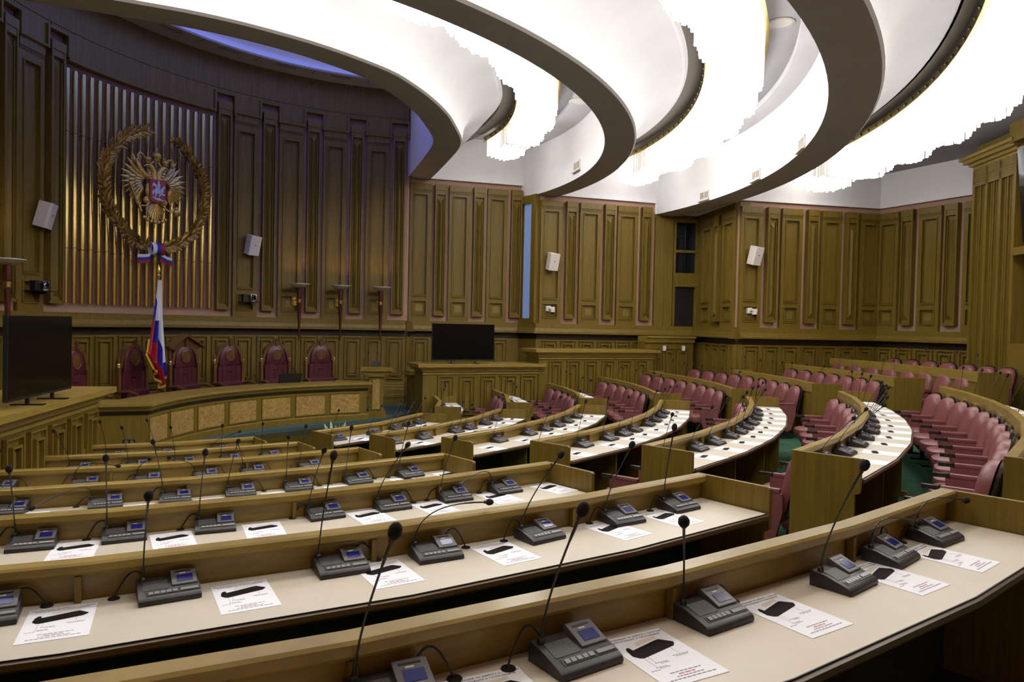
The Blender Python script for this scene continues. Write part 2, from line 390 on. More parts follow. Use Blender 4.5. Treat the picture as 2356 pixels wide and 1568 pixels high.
# plain oak board, glazed booth window and door opening in the recess
tw=(W2c-W2b).normalized(); Fb=frame(W2b,tw)
b=MB(T=Fb); b.box((.27,.03,(ZL+5.3)/2),(.50,.06,5.3-ZL)); b.box((.27,.065,(ZL+5.3)/2),(.01,.01,5.3-ZL)); b.build('plain_board','wood',wall_right2)
Lw=(W2c-W2b).length
door=empty('door_1',(0,0,0),kind='structure')
b=MB(T=Fb); b.box((.56,.05,3.9),(.05,.10,2.8)); b.box((Lw-.03,.05,3.9),(.05,.10,2.8)); b.box(((Lw+.56)/2,.06,3.72),(Lw-.56,.12,.36)); b.box(((Lw+.56)/2,.06,4.47),(Lw-.56,.08,.07)); b.box(((Lw+.56)/2,.06,5.27),(Lw-.56,.1,.10)); b.build('door_frame','wood',door)
b=MB(T=Fb); b.box(((Lw+.56)/2,.012,3.02),(Lw-.56,.02,1.04)); b.build('dark_opening','edgeblack',door)
win=empty('window_1',(0,0,0),kind='structure')
for z0,z1 in ((3.90,4.43),(4.51,5.22)):
    b=MB(T=Fb); b.box(((Lw+.56)/2,.03,(z0+z1)/2),(Lw-.6,.01,z1-z0)); b.build('pane','glassdark',win)
b=MB(T=Fb); b.box(((Lw+.56)/2,.04,4.5),(.03,.02,1.3)); b.build('mullion','glassdark',win)
# pale blue strip window in the return between W1 and W2
tv=(W2a-W1b); Lv=tv.length; tv=tv/Lv; Fv=frame(W1b,tv)
win=empty('window_2',(0,0,0),kind='structure')
b=MB(T=Fv); b.box((.33,.02,(2.62+5.50)/2),(.38,.02,2.88)); b.build('pane','bluewin',win)
b=MB(T=Fv)
b.box((.05,.01,4.1),(.09,.03,3.2)); b.box((Lv-.08,.06,4.1),(.17,.14,3.2)); b.box((.30,.05,5.6),(.42,.10,.2)); b.box((.30,.05,2.56),(.42,.10,.12))
b.build('window_frame','wood',win)
# side dado block with its own cornice between the tall cabinet and the recess
DB=[Vector((10.05,4.12)),Vector((11.42,4.73))]
o=wallmesh('wall_dado_right',[DB[0],DB[1]],0.3,2.10,'wood',th=.3); t=(DB[1]-DB[0]).normalized()
b=MB(); b.sweep([tuple(p) for p in DB],[(.3,2.24),(-.10,2.24),(-.12,2.23),(-.12,2.20),(-.07,2.17),(-.05,2.08),(.3,2.08)]); b.build('cornice','woodh',o)
for s in (.30,.72,1.14): put(dado_panel(1.0,.36),'dado_panel',o,frame(DB[0]+t*s,t),.94)
# big fluted column
cdir=(W4b-W3b).normalized(); cp=Vector((16.62,-.05)); cp=Vector((15.97,.72)); cn=Vector((cdir.y,-cdir.x))
ct=Vector((-.08,-.997)).normalized(); FC=frame(cp,ct)
col=empty('wall_column',(cp.x,cp.y,0),kind='structure')
CW=1.40
b=MB(T=FC); b.box((CW/2,-.40,3.1),(CW,.8,6.2)); b.build('shaft','wood',col)
b=MB(T=FC)
for q in range(4): b.box((.04+q*(CW-.08)/3,.03,2.86),(.08,.06,5.72))
for q in range(3):
    x=.04+(q+.5)*(CW-.08)/3
    for dx in (-.10,-.05,0,.05,.10): b.box((x+dx,.012 if dx else .02,2.9),(.022,.024 if dx else .05,5.4))
    b.box((x,.03,5.56),((CW-.08)/3,.06,.36))
for z in (5.48,5.53,5.58): b.box((CW/2,.062,z),(CW,.01,.012))
b.build('fluting','wood',col)
b=MB(T=FC)
for k,(o_,z0,z1) in enumerate(((.03,5.74,5.80),(.07,5.80,5.86),(.13,5.86,5.93),(.17,5.93,5.99))): b.box((CW/2,-.4+o_/2,(z0+z1)/2),(CW+2*o_,.8+2*o_,z1-z0))
b.build('capital','woodh',col)
X0=CW+.10
b=MB(T=FC); b.box((X0+.42,-.1,3.95),(.9,.5,.14)); b.box((X0+.42,-.25,5.0),(.9,.35,2.0)); b.box((X0+.42,-.05,1.2),(1.0,.3,2.2)); b.box((X0+.2,-.02,6.1),(.5,.5,.4)); b.build('projection_bay','wood',col)
b=MB(T=FC); b.add([(X0+.1,.02,4.1),(X0+.7,.02,4.1),(X0+.7,.18,5.8),(X0+.1,.18,5.8),(X0+.1,.0,4.1),(X0+.7,0,4.1),(X0+.7,.1,5.8),(X0+.1,.1,5.8)],[(0,1,2,3),(4,7,6,5),(0,4,5,1),(1,5,6,2),(2,6,7,3),(3,7,4,0)]); b.build('bay_glass','glassdark',col)
# ================================================================ FLOORS
fl=[]
def tier(name,r0,r1,z,a0=-100,a1=45):
    b=MB(); n=48; path=[P(r0,a0+(a1-a0)*i/n) for i in range(n+1)]
    b.sweep(path,[(0,z-.4),(0,z),(-(r1-r0),z),(-(r1-r0),z-.4)]); o=b.build(name,'carpet'); tag(o,kind='structure'); return o
tier('floor',3.2,RK[1]+.03,0.0)
tier('floor_front',RK[1]+.03,RK[2]+.03,0.0-.0001)
for k in range(2,9): tier('floor_tier',RK[k]+.03,(RK[k+1]+.03) if k<8 else 21,FL[k],-110 if k==8 else -100,48)
# podium of the bench
pe=[(-1.6,-6.2),(-3.05,-4.2),(-3.08,-3.6),(-2.92,-2.4),(-2.68,-1.4),(-2.54,-.7),(-2.52,0),(-2.62,.7),(-2.85,1.5),(-3.02,2.2),(-3.16,2.9),(-3.10,4.2),(-3.0,4.9),(-2.4,5.4)]
b=MB(); out=[AL(*q) for q in pe]; inn=[AL(1.2,5.6),AL(1.2,-6.4)]
b.prism(out+inn,.30,ZPOD); o=b.build('floor_podium','teal'); tag(o,kind='structure')
b=MB(); b.sweep(out,[(.0,-.1),(-.0,.40),(.03,.40),(.03,-.1)]); o=b.build('trim_podium','wood'); tag(o,kind='structure')
b=MB(); b.prism(out+inn,-.2,.299); o=b.build('floor_podium_base','wood'); tag(o,kind='structure')
# ================================================================ CEILING
def zc(z): return z+2.444
Z1,Z2,Z3=zc(3.55),zc(3.25),zc(2.97)
# ring 1 (nearest the bench) follows its measured path, rings 2 and 3 are true circles
R1o=[(-2.0,-6.6),(-3.7,-4.95),(-4.7,-3.8),(-5.1,-3.3),(-5.44,-2.72),(-5.78,-1.9),(-6.0,-.9),(-5.97,-.2),(-5.85,.5),(-5.66,1.2),(-5.43,1.79),(-5.10,2.55),(-4.85,2.98),(-4.50,3.42),(-4.1,3.85),(-3.5,4.48),(-2.56,5.44),(-1.9,6.1)]
def catmull(pts,n=4):
    out=[]; 
    for i in range(len(pts)-1):
        p0,p1,p2,p3=[Vector(pts[max(0,min(len(pts)-1,i+j))]) for j in (-1,0,1,2)]
        for k in range(n):
            t=k/n; out.append(tuple(.5*((2*p1)+(p2-p0)*t+(2*p0-5*p1+4*p2-p3)*t*t+(3*p1-p0-3*p2+p3)*t**3)))
    out.append(tuple(pts[-1])); return out
ring1=[AL(*q) for q in catmull(R1o)]      # walking with growing L; the bench side lies on the left
A0,A1=-128,40
circ=lambda r,a0=A0,a1=A1:[P(r,a0+(a1-a0)*i/90) for i in range(91)]
def beam(name,path,wd,z,top_in,prof_out,label=None):
    root=empty(name,(0,0,0),kind='structure')
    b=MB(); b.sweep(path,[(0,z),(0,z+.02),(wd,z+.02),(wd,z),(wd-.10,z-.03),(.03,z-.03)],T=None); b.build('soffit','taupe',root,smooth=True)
    b=MB(); b.sweep(path,[(wd+.001,z+.0),(wd+.001,top_in),(wd-.06,top_in),(wd-.06,z+.02)]); b.build('inner_fascia','white',root,smooth=True)
    b=MB(); b.sweep(path,[(u,v) for u,v in prof_out],open_prof=True,capped=False); b.build('outer_cove','white',root,smooth=True)
    return root
def coveprof(z,h,ow,lip=.10):
    # from bottom outer edge outwards and up, concave
    pr=[(0.0,z)]
    for i in range(1,11):
        t=i/10; pr.append((-(ow*(t**2.0)),z+.02+h*(1-(1-t)**1.5)*1.0))
    u,v=pr[-1]; pr+=[(u-.0,v+.015),(u-.03,v+.03),(u-.06,v+.03),(u-lip-.02,v+.10)]
    return pr
c1=coveprof(Z1,.80,.68); c2=coveprof(Z2,.88,.72); c3=coveprof(Z3,.76,.72)
rev=lambda l:list(reversed(l))
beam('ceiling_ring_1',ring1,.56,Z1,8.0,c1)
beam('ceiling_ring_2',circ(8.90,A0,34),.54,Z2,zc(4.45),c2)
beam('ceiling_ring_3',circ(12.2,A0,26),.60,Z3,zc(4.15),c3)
# straight ends of rings 2 and 3 where they meet the side wall
# flat ceilings between the rings (annular)
def annulus(name,r0,r1,z,m_,a0=A0,a1=50,th=.15):
    b=MB(); b.sweep(circ(r1,a0,a1),[(0,z),(r1-r0,z),(r1-r0,z+th),(0,z+th)]); o=b.build(name,m_); tag(o,kind='structure'); return o
annulus('ceiling',6.4,8.45,zc(4.62),'ceil')
annulus('ceiling_step',7.85,8.45,zc(4.45),'ceil',th=.1)
annulus('ceiling_middle',9.3,11.7,zc(4.40),'ceil')
annulus('ceiling_middle_step',11.25,11.7,zc(4.15),'ceil',th=.1)
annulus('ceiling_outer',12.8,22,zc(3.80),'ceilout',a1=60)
# dark gap boards next to each chandelier
annulus('trim_gap_1',6.45,6.70,zc(4.42),'slot',th=.05); annulus('trim_gap_2',9.6,9.93,zc(4.2),'slot',th=.05); annulus('trim_gap_3',12.85,13.12,zc(3.78),'slot',th=.05)
# closing roof
b=MB(); b.box((4,-4,zc(6.3)),(50,50,.1)); tag(b.build('ceiling_roof','slot'),kind='structure')
# presidium ceiling: ring soffit, blue cove, light dome
wc=lambda r:[AL(WCa+r*math.cos(rad(p_)),r*math.sin(rad(p_))) for p_ in range(-180,181,4)][:-1]
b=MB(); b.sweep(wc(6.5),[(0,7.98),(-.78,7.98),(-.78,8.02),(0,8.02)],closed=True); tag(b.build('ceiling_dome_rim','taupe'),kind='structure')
b=MB()
for p_ in range(-70,71,12):
    for dd in (0,6): b.box((0,.55,7.976),(.45 if dd==0 else .02,.10 if dd==0 else .3,.008),T=wframe(p_+dd,6.42))
b.build('slot_vents','slot',bpy.data.objects['ceiling_dome_rim'])
b=MB(); b.sweep(wc(5.72),[(0,8.0),(0,8.35),(.05,8.35),(.05,8.0)],closed=True); b.sweep(wc(5.72),[(0,8.12),(-.32,8.20),(-.32,8.24),(0,8.16)],closed=True); tag(b.build('ceiling_cove','bluecove'),kind='structure')
b=MB(); b.sweep(wc(5.42),[(0,8.30),(-1.15,8.32),(-1.15,8.35),(0,8.33)],closed=True); tag(b.build('ceiling_dome','bluedome'),kind='structure')
b=MB(); b.prism(wc(4.35),8.34,8.38); tag(b.build('ceiling_dome_centre','bluecove2'),kind='structure')
# ---- chandeliers
def chandelier(name,rin,rout,ztop,zbot,a0,a1,label,power=1):
    mid=(a0+a1)/2; x,y=P((rin+rout)/2,mid)
    root=empty(name,(x,y,ztop),label,'chandelier')
    n=int((a1-a0)/2); path=[P(rin,a0+(a1-a0)*i/n) for i in range(n+1)]
    b=MB(); b.sweep(path,[(0,ztop-.09),(0,ztop+.02),(-.02,ztop+.02),(-.02,ztop-.09)]); b.build('brass_rim','brass',root)
    b=MB(); b.lathe([(.0,-.01),(.022,-.01),(.022,.01),(0,.01)],8); bm_=b.mesh('rim_boss','greymetal'); st=.30/rin*57.3; n_=int(min(95,(a1+55)/st))
    for i in range(n_):
        a_=a1-.6-i*st; p=P(rin-.015,a_); link('rim_boss',bm_,root,Matrix.Translation(Vector((p[0],p[1],ztop-.03))-Vector((x,y,ztop)))@Matrix.Rotation(rad(a_),4,'Z')@Matrix.Rotation(PI/2,4,'Y'))
    b=MB(); b.sweep([P(rout,a0+(a1-a0)*i/n) for i in range(n+1)],[(0,ztop+.0),(rout-rin,ztop+.0),(rout-rin,ztop+.03),(0,ztop+.03)]); b.build('backing_plate','brass',root)
    rows=7; dr=(rout-rin-.1)/rows; b=MB(); e=MB(); rnd=random.Random(int(rin*10))
    arcl=rad(a1-a0)*(rin+rout)/2; m_=int(arcl/.085)
    H=ztop-zbot
    for i in range(m_):
        a=a0+(a1-a0)*(i+.5)/m_; s=arcl*i/m_; end=arcl-s
        for j in range(rows):
            u=(j+.5)/rows; r=rin+.06+dr*(j+.5)+.02*math.sin(i*1.7)
            sc_=math.sin(PI*((s%1.35)/1.35))       # scallops of one tier
            prof=1-abs(u-.55)*.9
            ln=H*(.50+.22*sc_+.28*prof*(.6+.4*sc_)) if end>.75 else H*(.7+.3*prof)
            if .75<end<1.25: ln=H*.75
            if i%16<2 and j in (3,4) and end>1.6: continue
            if (int(s/1.35)%3==1) and u<.35: ln*=.9
            p=P(r,a); tgt=e if (.8<end<1.5) else b; hh=ztop-.02
            q=.026
            ro=rad(a)
            hexv=[(p[0]+q*math.cos(ro+k*PI/3+.3),p[1]+q*math.sin(ro+k*PI/3+.3)) for k in range(6)]
            z0=ztop-ln+rnd.uniform(-.012,.012)
            tgt.add([(x_,y_,z0) for x_,y_ in hexv]+[(x_,y_,hh) for x_,y_ in hexv],[list(range(6))]+[(k,(k+1)%6,6+(k+1)%6,6+k) for k in range(6)])
    tag(b.build('crystal_tubes','tubes' if power>.6 else 'tubes_far',root),kind='stuff')
    tag(e.build('dim_crystal_tubes','tubeend',root),kind='stuff')
    # the lamps of this chandelier
    k=max(2,int(arcl/1.5))
    for i in range(k):
        a=a0+(a1-a0)*(i+.5)/k; p=P((rin+rout)/2,a)
        ld=bpy.data.lights.new('chandelier_lamp','AREA'); ld.shape='RECTANGLE'; ld.size=(rout-rin)*.9; ld.size_y=1.2; ld.energy=DOWN_W*power; ld.color=(.93,.965,1)
        lo=bpy.data.objects.new('chandelier_lamp',ld); COL.objects.link(lo); lo.location=(p[0],p[1],zbot-.03); lo.rotation_euler=(0,0,rad(a)); lo.parent=root; lo.location=Vector((p[0],p[1],zbot-.03))-Vector((x,y,ztop))
    return root
chandelier('chandelier',6.72,7.55,zc(4.33),zc(3.86),-110,27,'long curved crystal chandelier in the ceiling bay nearest the gilded crest wall',1.25)
chandelier('chandelier',9.95,10.85,zc(4.10),zc(3.48),-118,23,'long curved crystal chandelier in the middle ceiling bay between two white rings',1.1)
chandelier('chandelier',13.14,14.35,zc(3.70),zc(3.14),-100,11,'long curved crystal chandelier over the outermost rows, nearest the fluted oak column',.5)
# white glow of the unused ends: none
# blue LED lamp set in the dome to tint the upper wall
ld=bpy.data.lights.new('dome_light','AREA'); ld.shape='DISK'; ld.size=6.5; ld.energy=BLUE_W; ld.color=(.10,.17,1)
lo=bpy.data.objects.new('dome_light',ld); COL.objects.link(lo); q=AL(-2.6,0); lo.location=(q[0],q[1],8.2)

# ================================================================ DESK ROWS
BLK={'A':'near left block','B':'middle block','C':'far right block'}
ORD=['','front','second','third','fourth','fifth','sixth','seventh','eighth']
NUM=['first','second','third','fourth','fifth','sixth','seventh','eighth','ninth','tenth','eleventh','twelfth','thirteenth','fourteenth']
ENDS={'A':[None,(-71.5,-51.6),(-73.4,-51.0),(-74.2,-50.3),(-75.4,-49.4),(-75.4,-49.2),(-75.4,-49.0),(-75.0,-48.6)],
'B':[None,(-42.0,-14.5),(-42.1,-12.8),(-42.0,-12.2),(-42.0,-11.6),(-42.2,-12.8),(-42.4,-12.7),(-42.5,-13.5)],
'C':[None,(-3.2,17.4),(-3.3,19.2),(-3.8,19.9),(-3.9,21.3),(-5.0,20.6),(-5.4,12.4),(-5.6,12.6),(-7.5,12.2)]}
WT_=.15
def polar_seg(a0,a1,r,step=1.1):
    n=max(1,round(abs(rad(a1-a0))*r/step)); return [a0+(a1-a0)*i/n for i in range(n+1)]
def desk(blk,k):
    a0,a1=ENDS[blk][k]; r,z=RK[k],LEDGE[k]; zf=FL[k]; zlow=FL[k-1] if k>1 else 0.0
    if k==2: zlow=0
    an=polar_seg(a0,a1,r+.25); mid=P(r+.25,(a0+a1)/2)
    lab={'A':'curved oak desk row with beige top, %s from the bench in near left block',
         'B':'curved oak desk row with beige top, %s from the bench in middle block',
         'C':'curved oak desk row with high back, %s from the bench in far block'}[blk]%ORD[k]
    root=empty('desk_row',(mid[0],mid[1],zf),lab,'desk','curved desk rows')
    path=lambda rr:[P(rr,a) for a in an]
    b=MB(); b.sweep(path(r),[(.012,z-.165),(.012,z-.004),(.008,z),(-.055,z),(-.064,z-.008),(-.064,z-.036),(-.05,z-.05),(-.02,z-.055),(-.02,z-.165)])
    b.build('top_rail','woodh',root,smooth=False)
    b=MB(); b.sweep(path(r),[(-.002,zlow if k>1 else 0),(-.002,z-.16),(-.026,z-.16),(-.026,zlow if k>1 else 0)]); b.build('back_panel','wood',root)
    zt=z-WT_
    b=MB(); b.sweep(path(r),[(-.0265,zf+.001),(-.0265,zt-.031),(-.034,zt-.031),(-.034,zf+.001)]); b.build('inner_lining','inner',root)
    b=MB(); b.sweep(path(r),[(-.035,zf-.0),(-.035,zf+.006),(-.60,zf+.006),(-.60,zf-.0)]); (b.build('knee_shade','inner',root) if blk=='A' else None)  # dark sheet added over the carpet, paints the shade under the worktop
    b=MB(); b.sweep(path(r),[(-.027,zt-.025),(-.027,zt),(-.485,zt),(-.485,zt-.025)]); b.build('worktop','laminate',root)
    b=MB(); b.sweep(path(r),[(-.485,zt-.03),(-.485,zt+.0015),(-.489,zt+.0015),(-.489,zt-.03)]); b.build('edge_band','edgeblack',root)
    b=MB(); b.sweep(path(r),[(-.489,zt-.036),(-.489,zt-.004),(-.502,zt-.007),(-.504,zt-.026),(-.497,zt-.036)]); b.build('front_lip','lip',root)
    for a in an[1:-1]:
        T=Matrix.Translation((0,0,0))@Matrix.Rotation(rad(a),4,'Z')
        b=MB(T=T); b.box((r+.042,0,(zt+z-.05)/2),(.03,.022,z-.05-zt)); b.build('divider','wood',root)
    for i,a in enumerate(an[1:-1]):
        T=Matrix.Rotation(rad(a),4,'Z')
        if blk!='A':
            b=MB(T=T); b.box((r+.22,0,(zf+zt-.026)/2),(.36,.03,zt-.026-zf)); b.box((r+.24,0,zf+.03),(.44,.05,.06)); b.build('support_leg','wood',root)
    for sgn,a in ((-1,a0),(1,a1)):
        T=Matrix.Rotation(rad(a),4,'Z'); prof=[(r-.014,z),(r+.472,z),(r+.483,z-.004),(r+.49,z-.014),(r+.49,z-.235),(r+.486,z-.25),(r+.475,z-.258),(r+.45,z-.262),(r+.45,zf+.001),(r-.014,zf+.001)]
        if k==1: prof[-1]=(r-.014,.001)
        b=MB(T=T); y0,y1=(0,.03) if sgn>0 else (-.03,0); b.prism(prof,y0,y1,axis='y'); b.build('end_panel','wood',root,bevel=.003)
    return root
DESK={}
for blk,ks in (('A',range(1,8)),('B',range(1,8)),('C',range(1,9))):
    for k in ks: DESK[blk,k]=desk(blk,k)
# ================================================================ THEATRE CHAIRS
def outline(wd,h0,h1,n=14,pw=2.6):
    pts=[(-wd*.94,h0),(-wd,h0+.06)]
    hb=h1-.17
    for i in range(n+1):
        t=PI-PI*i/n; c,s=math.cos(t),math.sin(t)
        x=wd*math.copysign(abs(c)**(2/pw),c); z=hb+(h1-hb)*abs(s)**(2/pw); pts.append((x,z))
    pts+= [(wd,h0+.06),(wd*.94,h0)]; return pts
def cushion(b,pts,y0,depth,lean,steps=((0,1),(.35,.99),(.75,.93),(1,.80)),c=(0,.6)):
    # y0 back plane, bulges towards +y
    vs=[];n=len(pts);L=0
    for (d,s) in steps:
        for x,z in pts:
            X=c[0]+(x-c[0])*s; Z=c[1]+(z-c[1])*s; vs.append((X,y0+depth*d-(Z-.42)*lean,Z))
    fs=[list(range(n))[::-1]]
    for q in range(len(steps)-1):
        for i in range(n): j=(i+1)%n; fs.append((q*n+i,q*n+j,(q+1)*n+j,(q+1)*n+i))
    fs.append([(len(steps)-1)*n+i for i in range(n)]); b.add(vs,fs)
def make_chair(extra_arm=False):
    # local: y+ faces the desk, origin on the floor under the seat
    root=empty('theatre_chair',(0,0,-50))
    W=.245
    b=MB(); cushion(b,outline(W,.44,.93),-.20,.09,.20,c=(0,.68)); link('backrest',b.mesh('backrest','leather',smooth=True),root)
    b=MB(); cushion(b,outline(W*1.05,.40,.95),-.215,-.040,.20,steps=((0,1),(.6,.98),(1,.9)),c=(0,.68)); 
    link('back_shell',b.mesh('back_shell','rim',smooth=True),root)
    b=MB(); n=14; pr=[]
    for i in range(n+1):
        t=PI*i/n; pr.append((.235*math.copysign(abs(math.cos(t))**.7,math.cos(t)),.17+.115*math.sin(t)**.8))
    pr=[(.235,-.19)]+pr+[(-.235,-.19)]
    lay=[(.34,.86),(.36,.97),(.42,1),(.455,.97),(.475,.82)]
    vs=[(x*s,y*s,z) for z,s in lay for x,y in pr]; m=len(pr); fs=[list(range(m))[::-1],[4*m+i for i in range(m)]]
    for q in range(4):
        for i in range(m): j=(i+1)%m; fs.append((q*m+i,q*m+j,(q+1)*m+j,(q+1)*m+i))
    b.add(vs,fs); link('seat',b.mesh('seat','leather',smooth=True),root)
    b=MB(); vs=[(x*s,y*s,z) for z,s in ((.31,.6),(.342,.84)) for x,y in pr]; fs=[list(range(m))[::-1],[m+i for i in range(m)]]+[(i,(i+1)%m,m+(i+1)%m,m+i) for i in range(m)]
    b.add(vs,fs); link('seat_pan',b.mesh('seat_pan','chairwood',smooth=True),root)
    def arm(x):
        b=MB(); b.box((x,-.03,.618),(.052,.28,.04)); link('armrest',b.mesh('armrest','leather',smooth=True,bevel=.012),root)
        b=MB(); b.prism([(-.024,.11),(.024,.11),(.026,.19),(.018,.235),(-.018,.235),(-.026,.19)],.600,.635,T=Matrix.Translation((x,0,0))); b.tube([(x-.026,.11,.6),(x-.03,.115,.638),(x+.03,.115,.638),(x+.026,.11,.6)],.004,5); link('arm_tip',b.mesh('arm_tip','rim',smooth=True,bevel=.006),root)
        b=MB(); pts=[(-.19,.60),(.14,.60),(.135,.50),(.10,.34),(.05,.20),(.0,.14),(-.07,.12),(-.13,.16),(-.16,.28),(-.20,.45)]
        b.prism(pts,x-.02,x+.02,axis='x'); link('side_panel',b.mesh('side_panel','leather',smooth=False,bevel=.008),root)
    arm(-.29)
    if extra_arm: arm(.29)
    b=MB()
    b.box((-.29,-.05,.16),(.03,.06,.31)); b.box((-.29,-.03,.012),(.06,.26,.02)); b.box((-.15,-.05,.305),(.28,.05,.02))
    if extra_arm: b.box((.29,-.05,.16),(.03,.06,.31)); b.box((.29,-.03,.012),(.06,.26,.02)); b.box((.14,-.05,.305),(.30,.05,.02))
    link('pedestal',b.mesh('pedestal','black'),root)
    kids_scan(root); return root
ch_m=make_chair(False); ch_e=make_chair(True); used={id(ch_m):False,id(ch_e):False}
def place_chair(src,x,y,z,rz,label,group):
    if not used[id(src)]: c=src; used[id(src)]=True
    else: c=copy_tree(src)
    c.location=(x,y,z); c.rotation_euler=(0,0,rz); c.scale=(.93,1,1.0); tag(c,label,'chair',group); return c
CH={('C',1):(3.6,12.6,3),('C',2):(.2,15.8,5),('C',3):(.3,17.2,6),('C',4):(-2.2,19.6,8),('C',5):(-2.7,19.4,9),('C',6):(-3.3,10.9,7),('C',7):(-5.6,11.0,8),('C',8):(-4.0,8.8,7),
('B',4):(-39.3,-13.8,9),('B',5):(-39.6,-14.2,9),('B',6):(-40.4,-14.2,11)}
for (blk,k),(a0,a1,n) in CH.items():
    rr=RK[k]+(.96 if k<7 else (.86 if k==7 else .68))
    for i in range(n):
        a=a0+(a1-a0)*i/(n-1); p=P(rr,a)
        pos='at the near aisle end' if i==0 else ('at the far end' if i==n-1 else NUM[i]+' from the near aisle')
        c=place_chair(ch_e if i==n-1 else ch_m,p[0],p[1],FL[k],rad(a+90),'mauve leather theatre chair %s behind the %s desk row, %s'%(pos,ORD[k],BLK[blk].replace(' block','')),'chairs behind the desk rows')
p=P(RK[6]+.98,-51.1); c=place_chair(ch_m,p[0],p[1],FL[6],rad(-51.1+90),'mauve leather theatre chair whose top peeks over the nearest oak rail','chairs behind the desk rows')
# ================================================================ CONFERENCE UNITS
DEV={"A7":[[13.556,-61.46,[0.037,0.147,0.37]],[13.569,-59.27,[0.007,0.15,0.371]],[13.56,-56.97,[-0.191,0.171,0.307]],[13.602,-54.16,[-0.004,0.137,0.376]],[13.561,-52.3,[0.398,0.003,0.038]],[13.557,-50.37,[0.389,0.055,0.076]]],"A6":[[12.206,-66.13,None],[12.191,-63.42,[0.017,0.199,0.347]],[12.19,-60.32,[0.058,-0.015,0.395]],[12.209,-58.29,[0.374,-0.025,0.14]],[12.208,-55.57,[0.095,0.158,0.355]],[12.207,-52.9,[0.001,0.169,0.363]],[12.204,-50.62,[0.025,0.04,0.397]]],"A5":[[10.84,-66.66,[0.014,0.182,0.356]],[10.84,-64.45,[0.003,0.136,0.376]],[10.84,-62.06,[0.016,0.135,0.376]],[10.84,-58.77,[0.028,0.181,0.356]],[10.84,-56.44,[0.114,0.164,0.346]],[10.84,-53.99,[-0.004,0.17,0.362]],[10.84,-51.73,[-0.367,0.142,0.071]]],"A4":[[9.49,-69.02,None],[9.49,-65.59,[-0.282,0.282,0.034]],[9.49,-62.92,[-0.063,0.139,0.37]],[9.49,-60.24,[0.037,0.184,0.353]],[9.49,-57.63,[-0.033,0.172,0.36]],[9.49,-54.65,[-0.004,0.103,0.386]],[9.49,-51.71,[0.023,0.1,0.387]]],"A3":[[8.14,-71.89,None],[8.14,-67.59,[0.332,0.18,0.131]],[8.14,-64.24,[0.1,0.336,0.192]],[8.14,-60.88,[-0.216,0.28,0.186]],[8.14,-57.96,[-0.099,0.269,0.279]],[8.14,-54.13,[-0.011,0.174,0.36]]],"A2":[[6.79,-69.81,[-0.092,0.167,0.352]],[6.79,-65.32,[-0.043,0.158,0.365]],[6.79,-61.51,[-0.053,0.181,0.353]],[6.79,-57.64,[-0.024,0.197,0.347]],[6.79,-53.89,[-0.049,0.196,0.345]]],"A1":[[5.44,-68.7,[-0.04,0.142,0.372]],[5.44,-63.1,[-0.086,0.117,0.373]],[5.44,-56.23,[0.266,0.221,0.201]]],"B1":[[5.493,-38.82,None],[5.517,-31.65,[0.357,-0.075,0.164]],[5.445,-25.19,[0.305,-0.026,0.258]],[5.44,-21.02,[0.385,0.003,0.11]],[5.443,-17.06,[0.372,0.089,0.117]]],"B2":[[6.79,-39.76,[0.377,-0.134,-0.008]],[6.79,-34.9,[0.396,0.046,0.036]],[6.79,-28.62,[0.355,-0.001,0.183]],[6.79,-25.28,[-0.298,0.185,0.192]],[6.79,-20.43,[0.243,0.119,0.295]],[6.79,-16.07,[0.378,0.09,0.097]]],"B3":[[8.14,-40.74,[0.021,0.155,0.368]],[8.14,-35.7,[0.218,0.032,0.334]],[8.14,-30.62,[0.202,0.115,0.326]],[8.14,-27.1,[0.321,0.088,0.222]],[8.14,-23.88,None],[8.14,-20.52,[-0.294,0.094,0.254]],[8.14,-16.35,None]],"B4":[[9.49,-41.47,[0.108,0.06,0.401]],[9.49,-37.12,[0.081,0.046,0.417]],[9.49,-33.43,[0.06,0.028,0.411]],[9.49,-30.77,[0.075,0.083,0.395]],[9.49,-28.31,[0.068,0.086,0.396]],[9.49,-24.61,[0.067,0.133,0.399]],[9.49,-21.66,[0.058,0.146,0.384]],[9.49,-18.62,[0.049,0.159,0.383]],[9.49,-15.52,[0.038,0.215,0.359]]],"B5":[[10.84,-40.54,[-0.126,0.145,0.351]],[10.84,-37.46,[0.137,0.139,0.349]],[10.84,-34.9,[0.087,0.145,0.392]],[10.84,-31.96,[0.071,0.141,0.38]],[10.84,-29.75,[0.055,0.1,0.396]],[10.84,-27.58,[0.048,0.092,0.418]],[10.84,-25.08,[0.047,0.181,0.368]],[10.84,-23.66,[-0.246,0.055,0.311]],[10.84,-16.03,[0.389,0.003,0.095]]],"B6":[[12.19,-39.97,[0.232,0.166,0.28]],[12.19,-37.63,[0.183,0.166,0.314]],[12.195,-34.29,[0.1,0.227,0.314]],[12.19,-32.86,[0.047,0.198,0.349]],[12.207,-30.2,[0.154,0.148,0.338]],[12.19,-28.31,[0.028,0.177,0.374]],[12.19,-22.68,[-0.065,0.15,0.365]],[12.193,-21.88,[0.016,0.09,0.4]],[12.216,-20.08,[0.018,0.044,0.431]],[12.266,-17.3,[0.022,-0.002,0.404]]]}
PAP={"A7":[[0.118,-60.41],[0.21,-58.28],[0.203,-55.87],[0.232,-53.17],[0.253,-51.33]],"A6":[[0.167,-65.02],[0.144,-62.2],[0.181,-59.55],[0.138,-56.86],[0.152,-53.55],[0.206,-51.56]],"A5":[[0.066,-65.61],[0.101,-63.22],[0.069,-60.77],[0.072,-57.46],[0.062,-55.14],[0.115,-52.44],[0.05,-49.82]],"A4":[[-0.073,-68.14],[-0.059,-64.36],[-0.018,-61.55],[-0.043,-58.73],[-0.011,-55.87],[0.035,-52.35],[0.045,-49.81]],"A3":[[-0.233,-71.49]]}
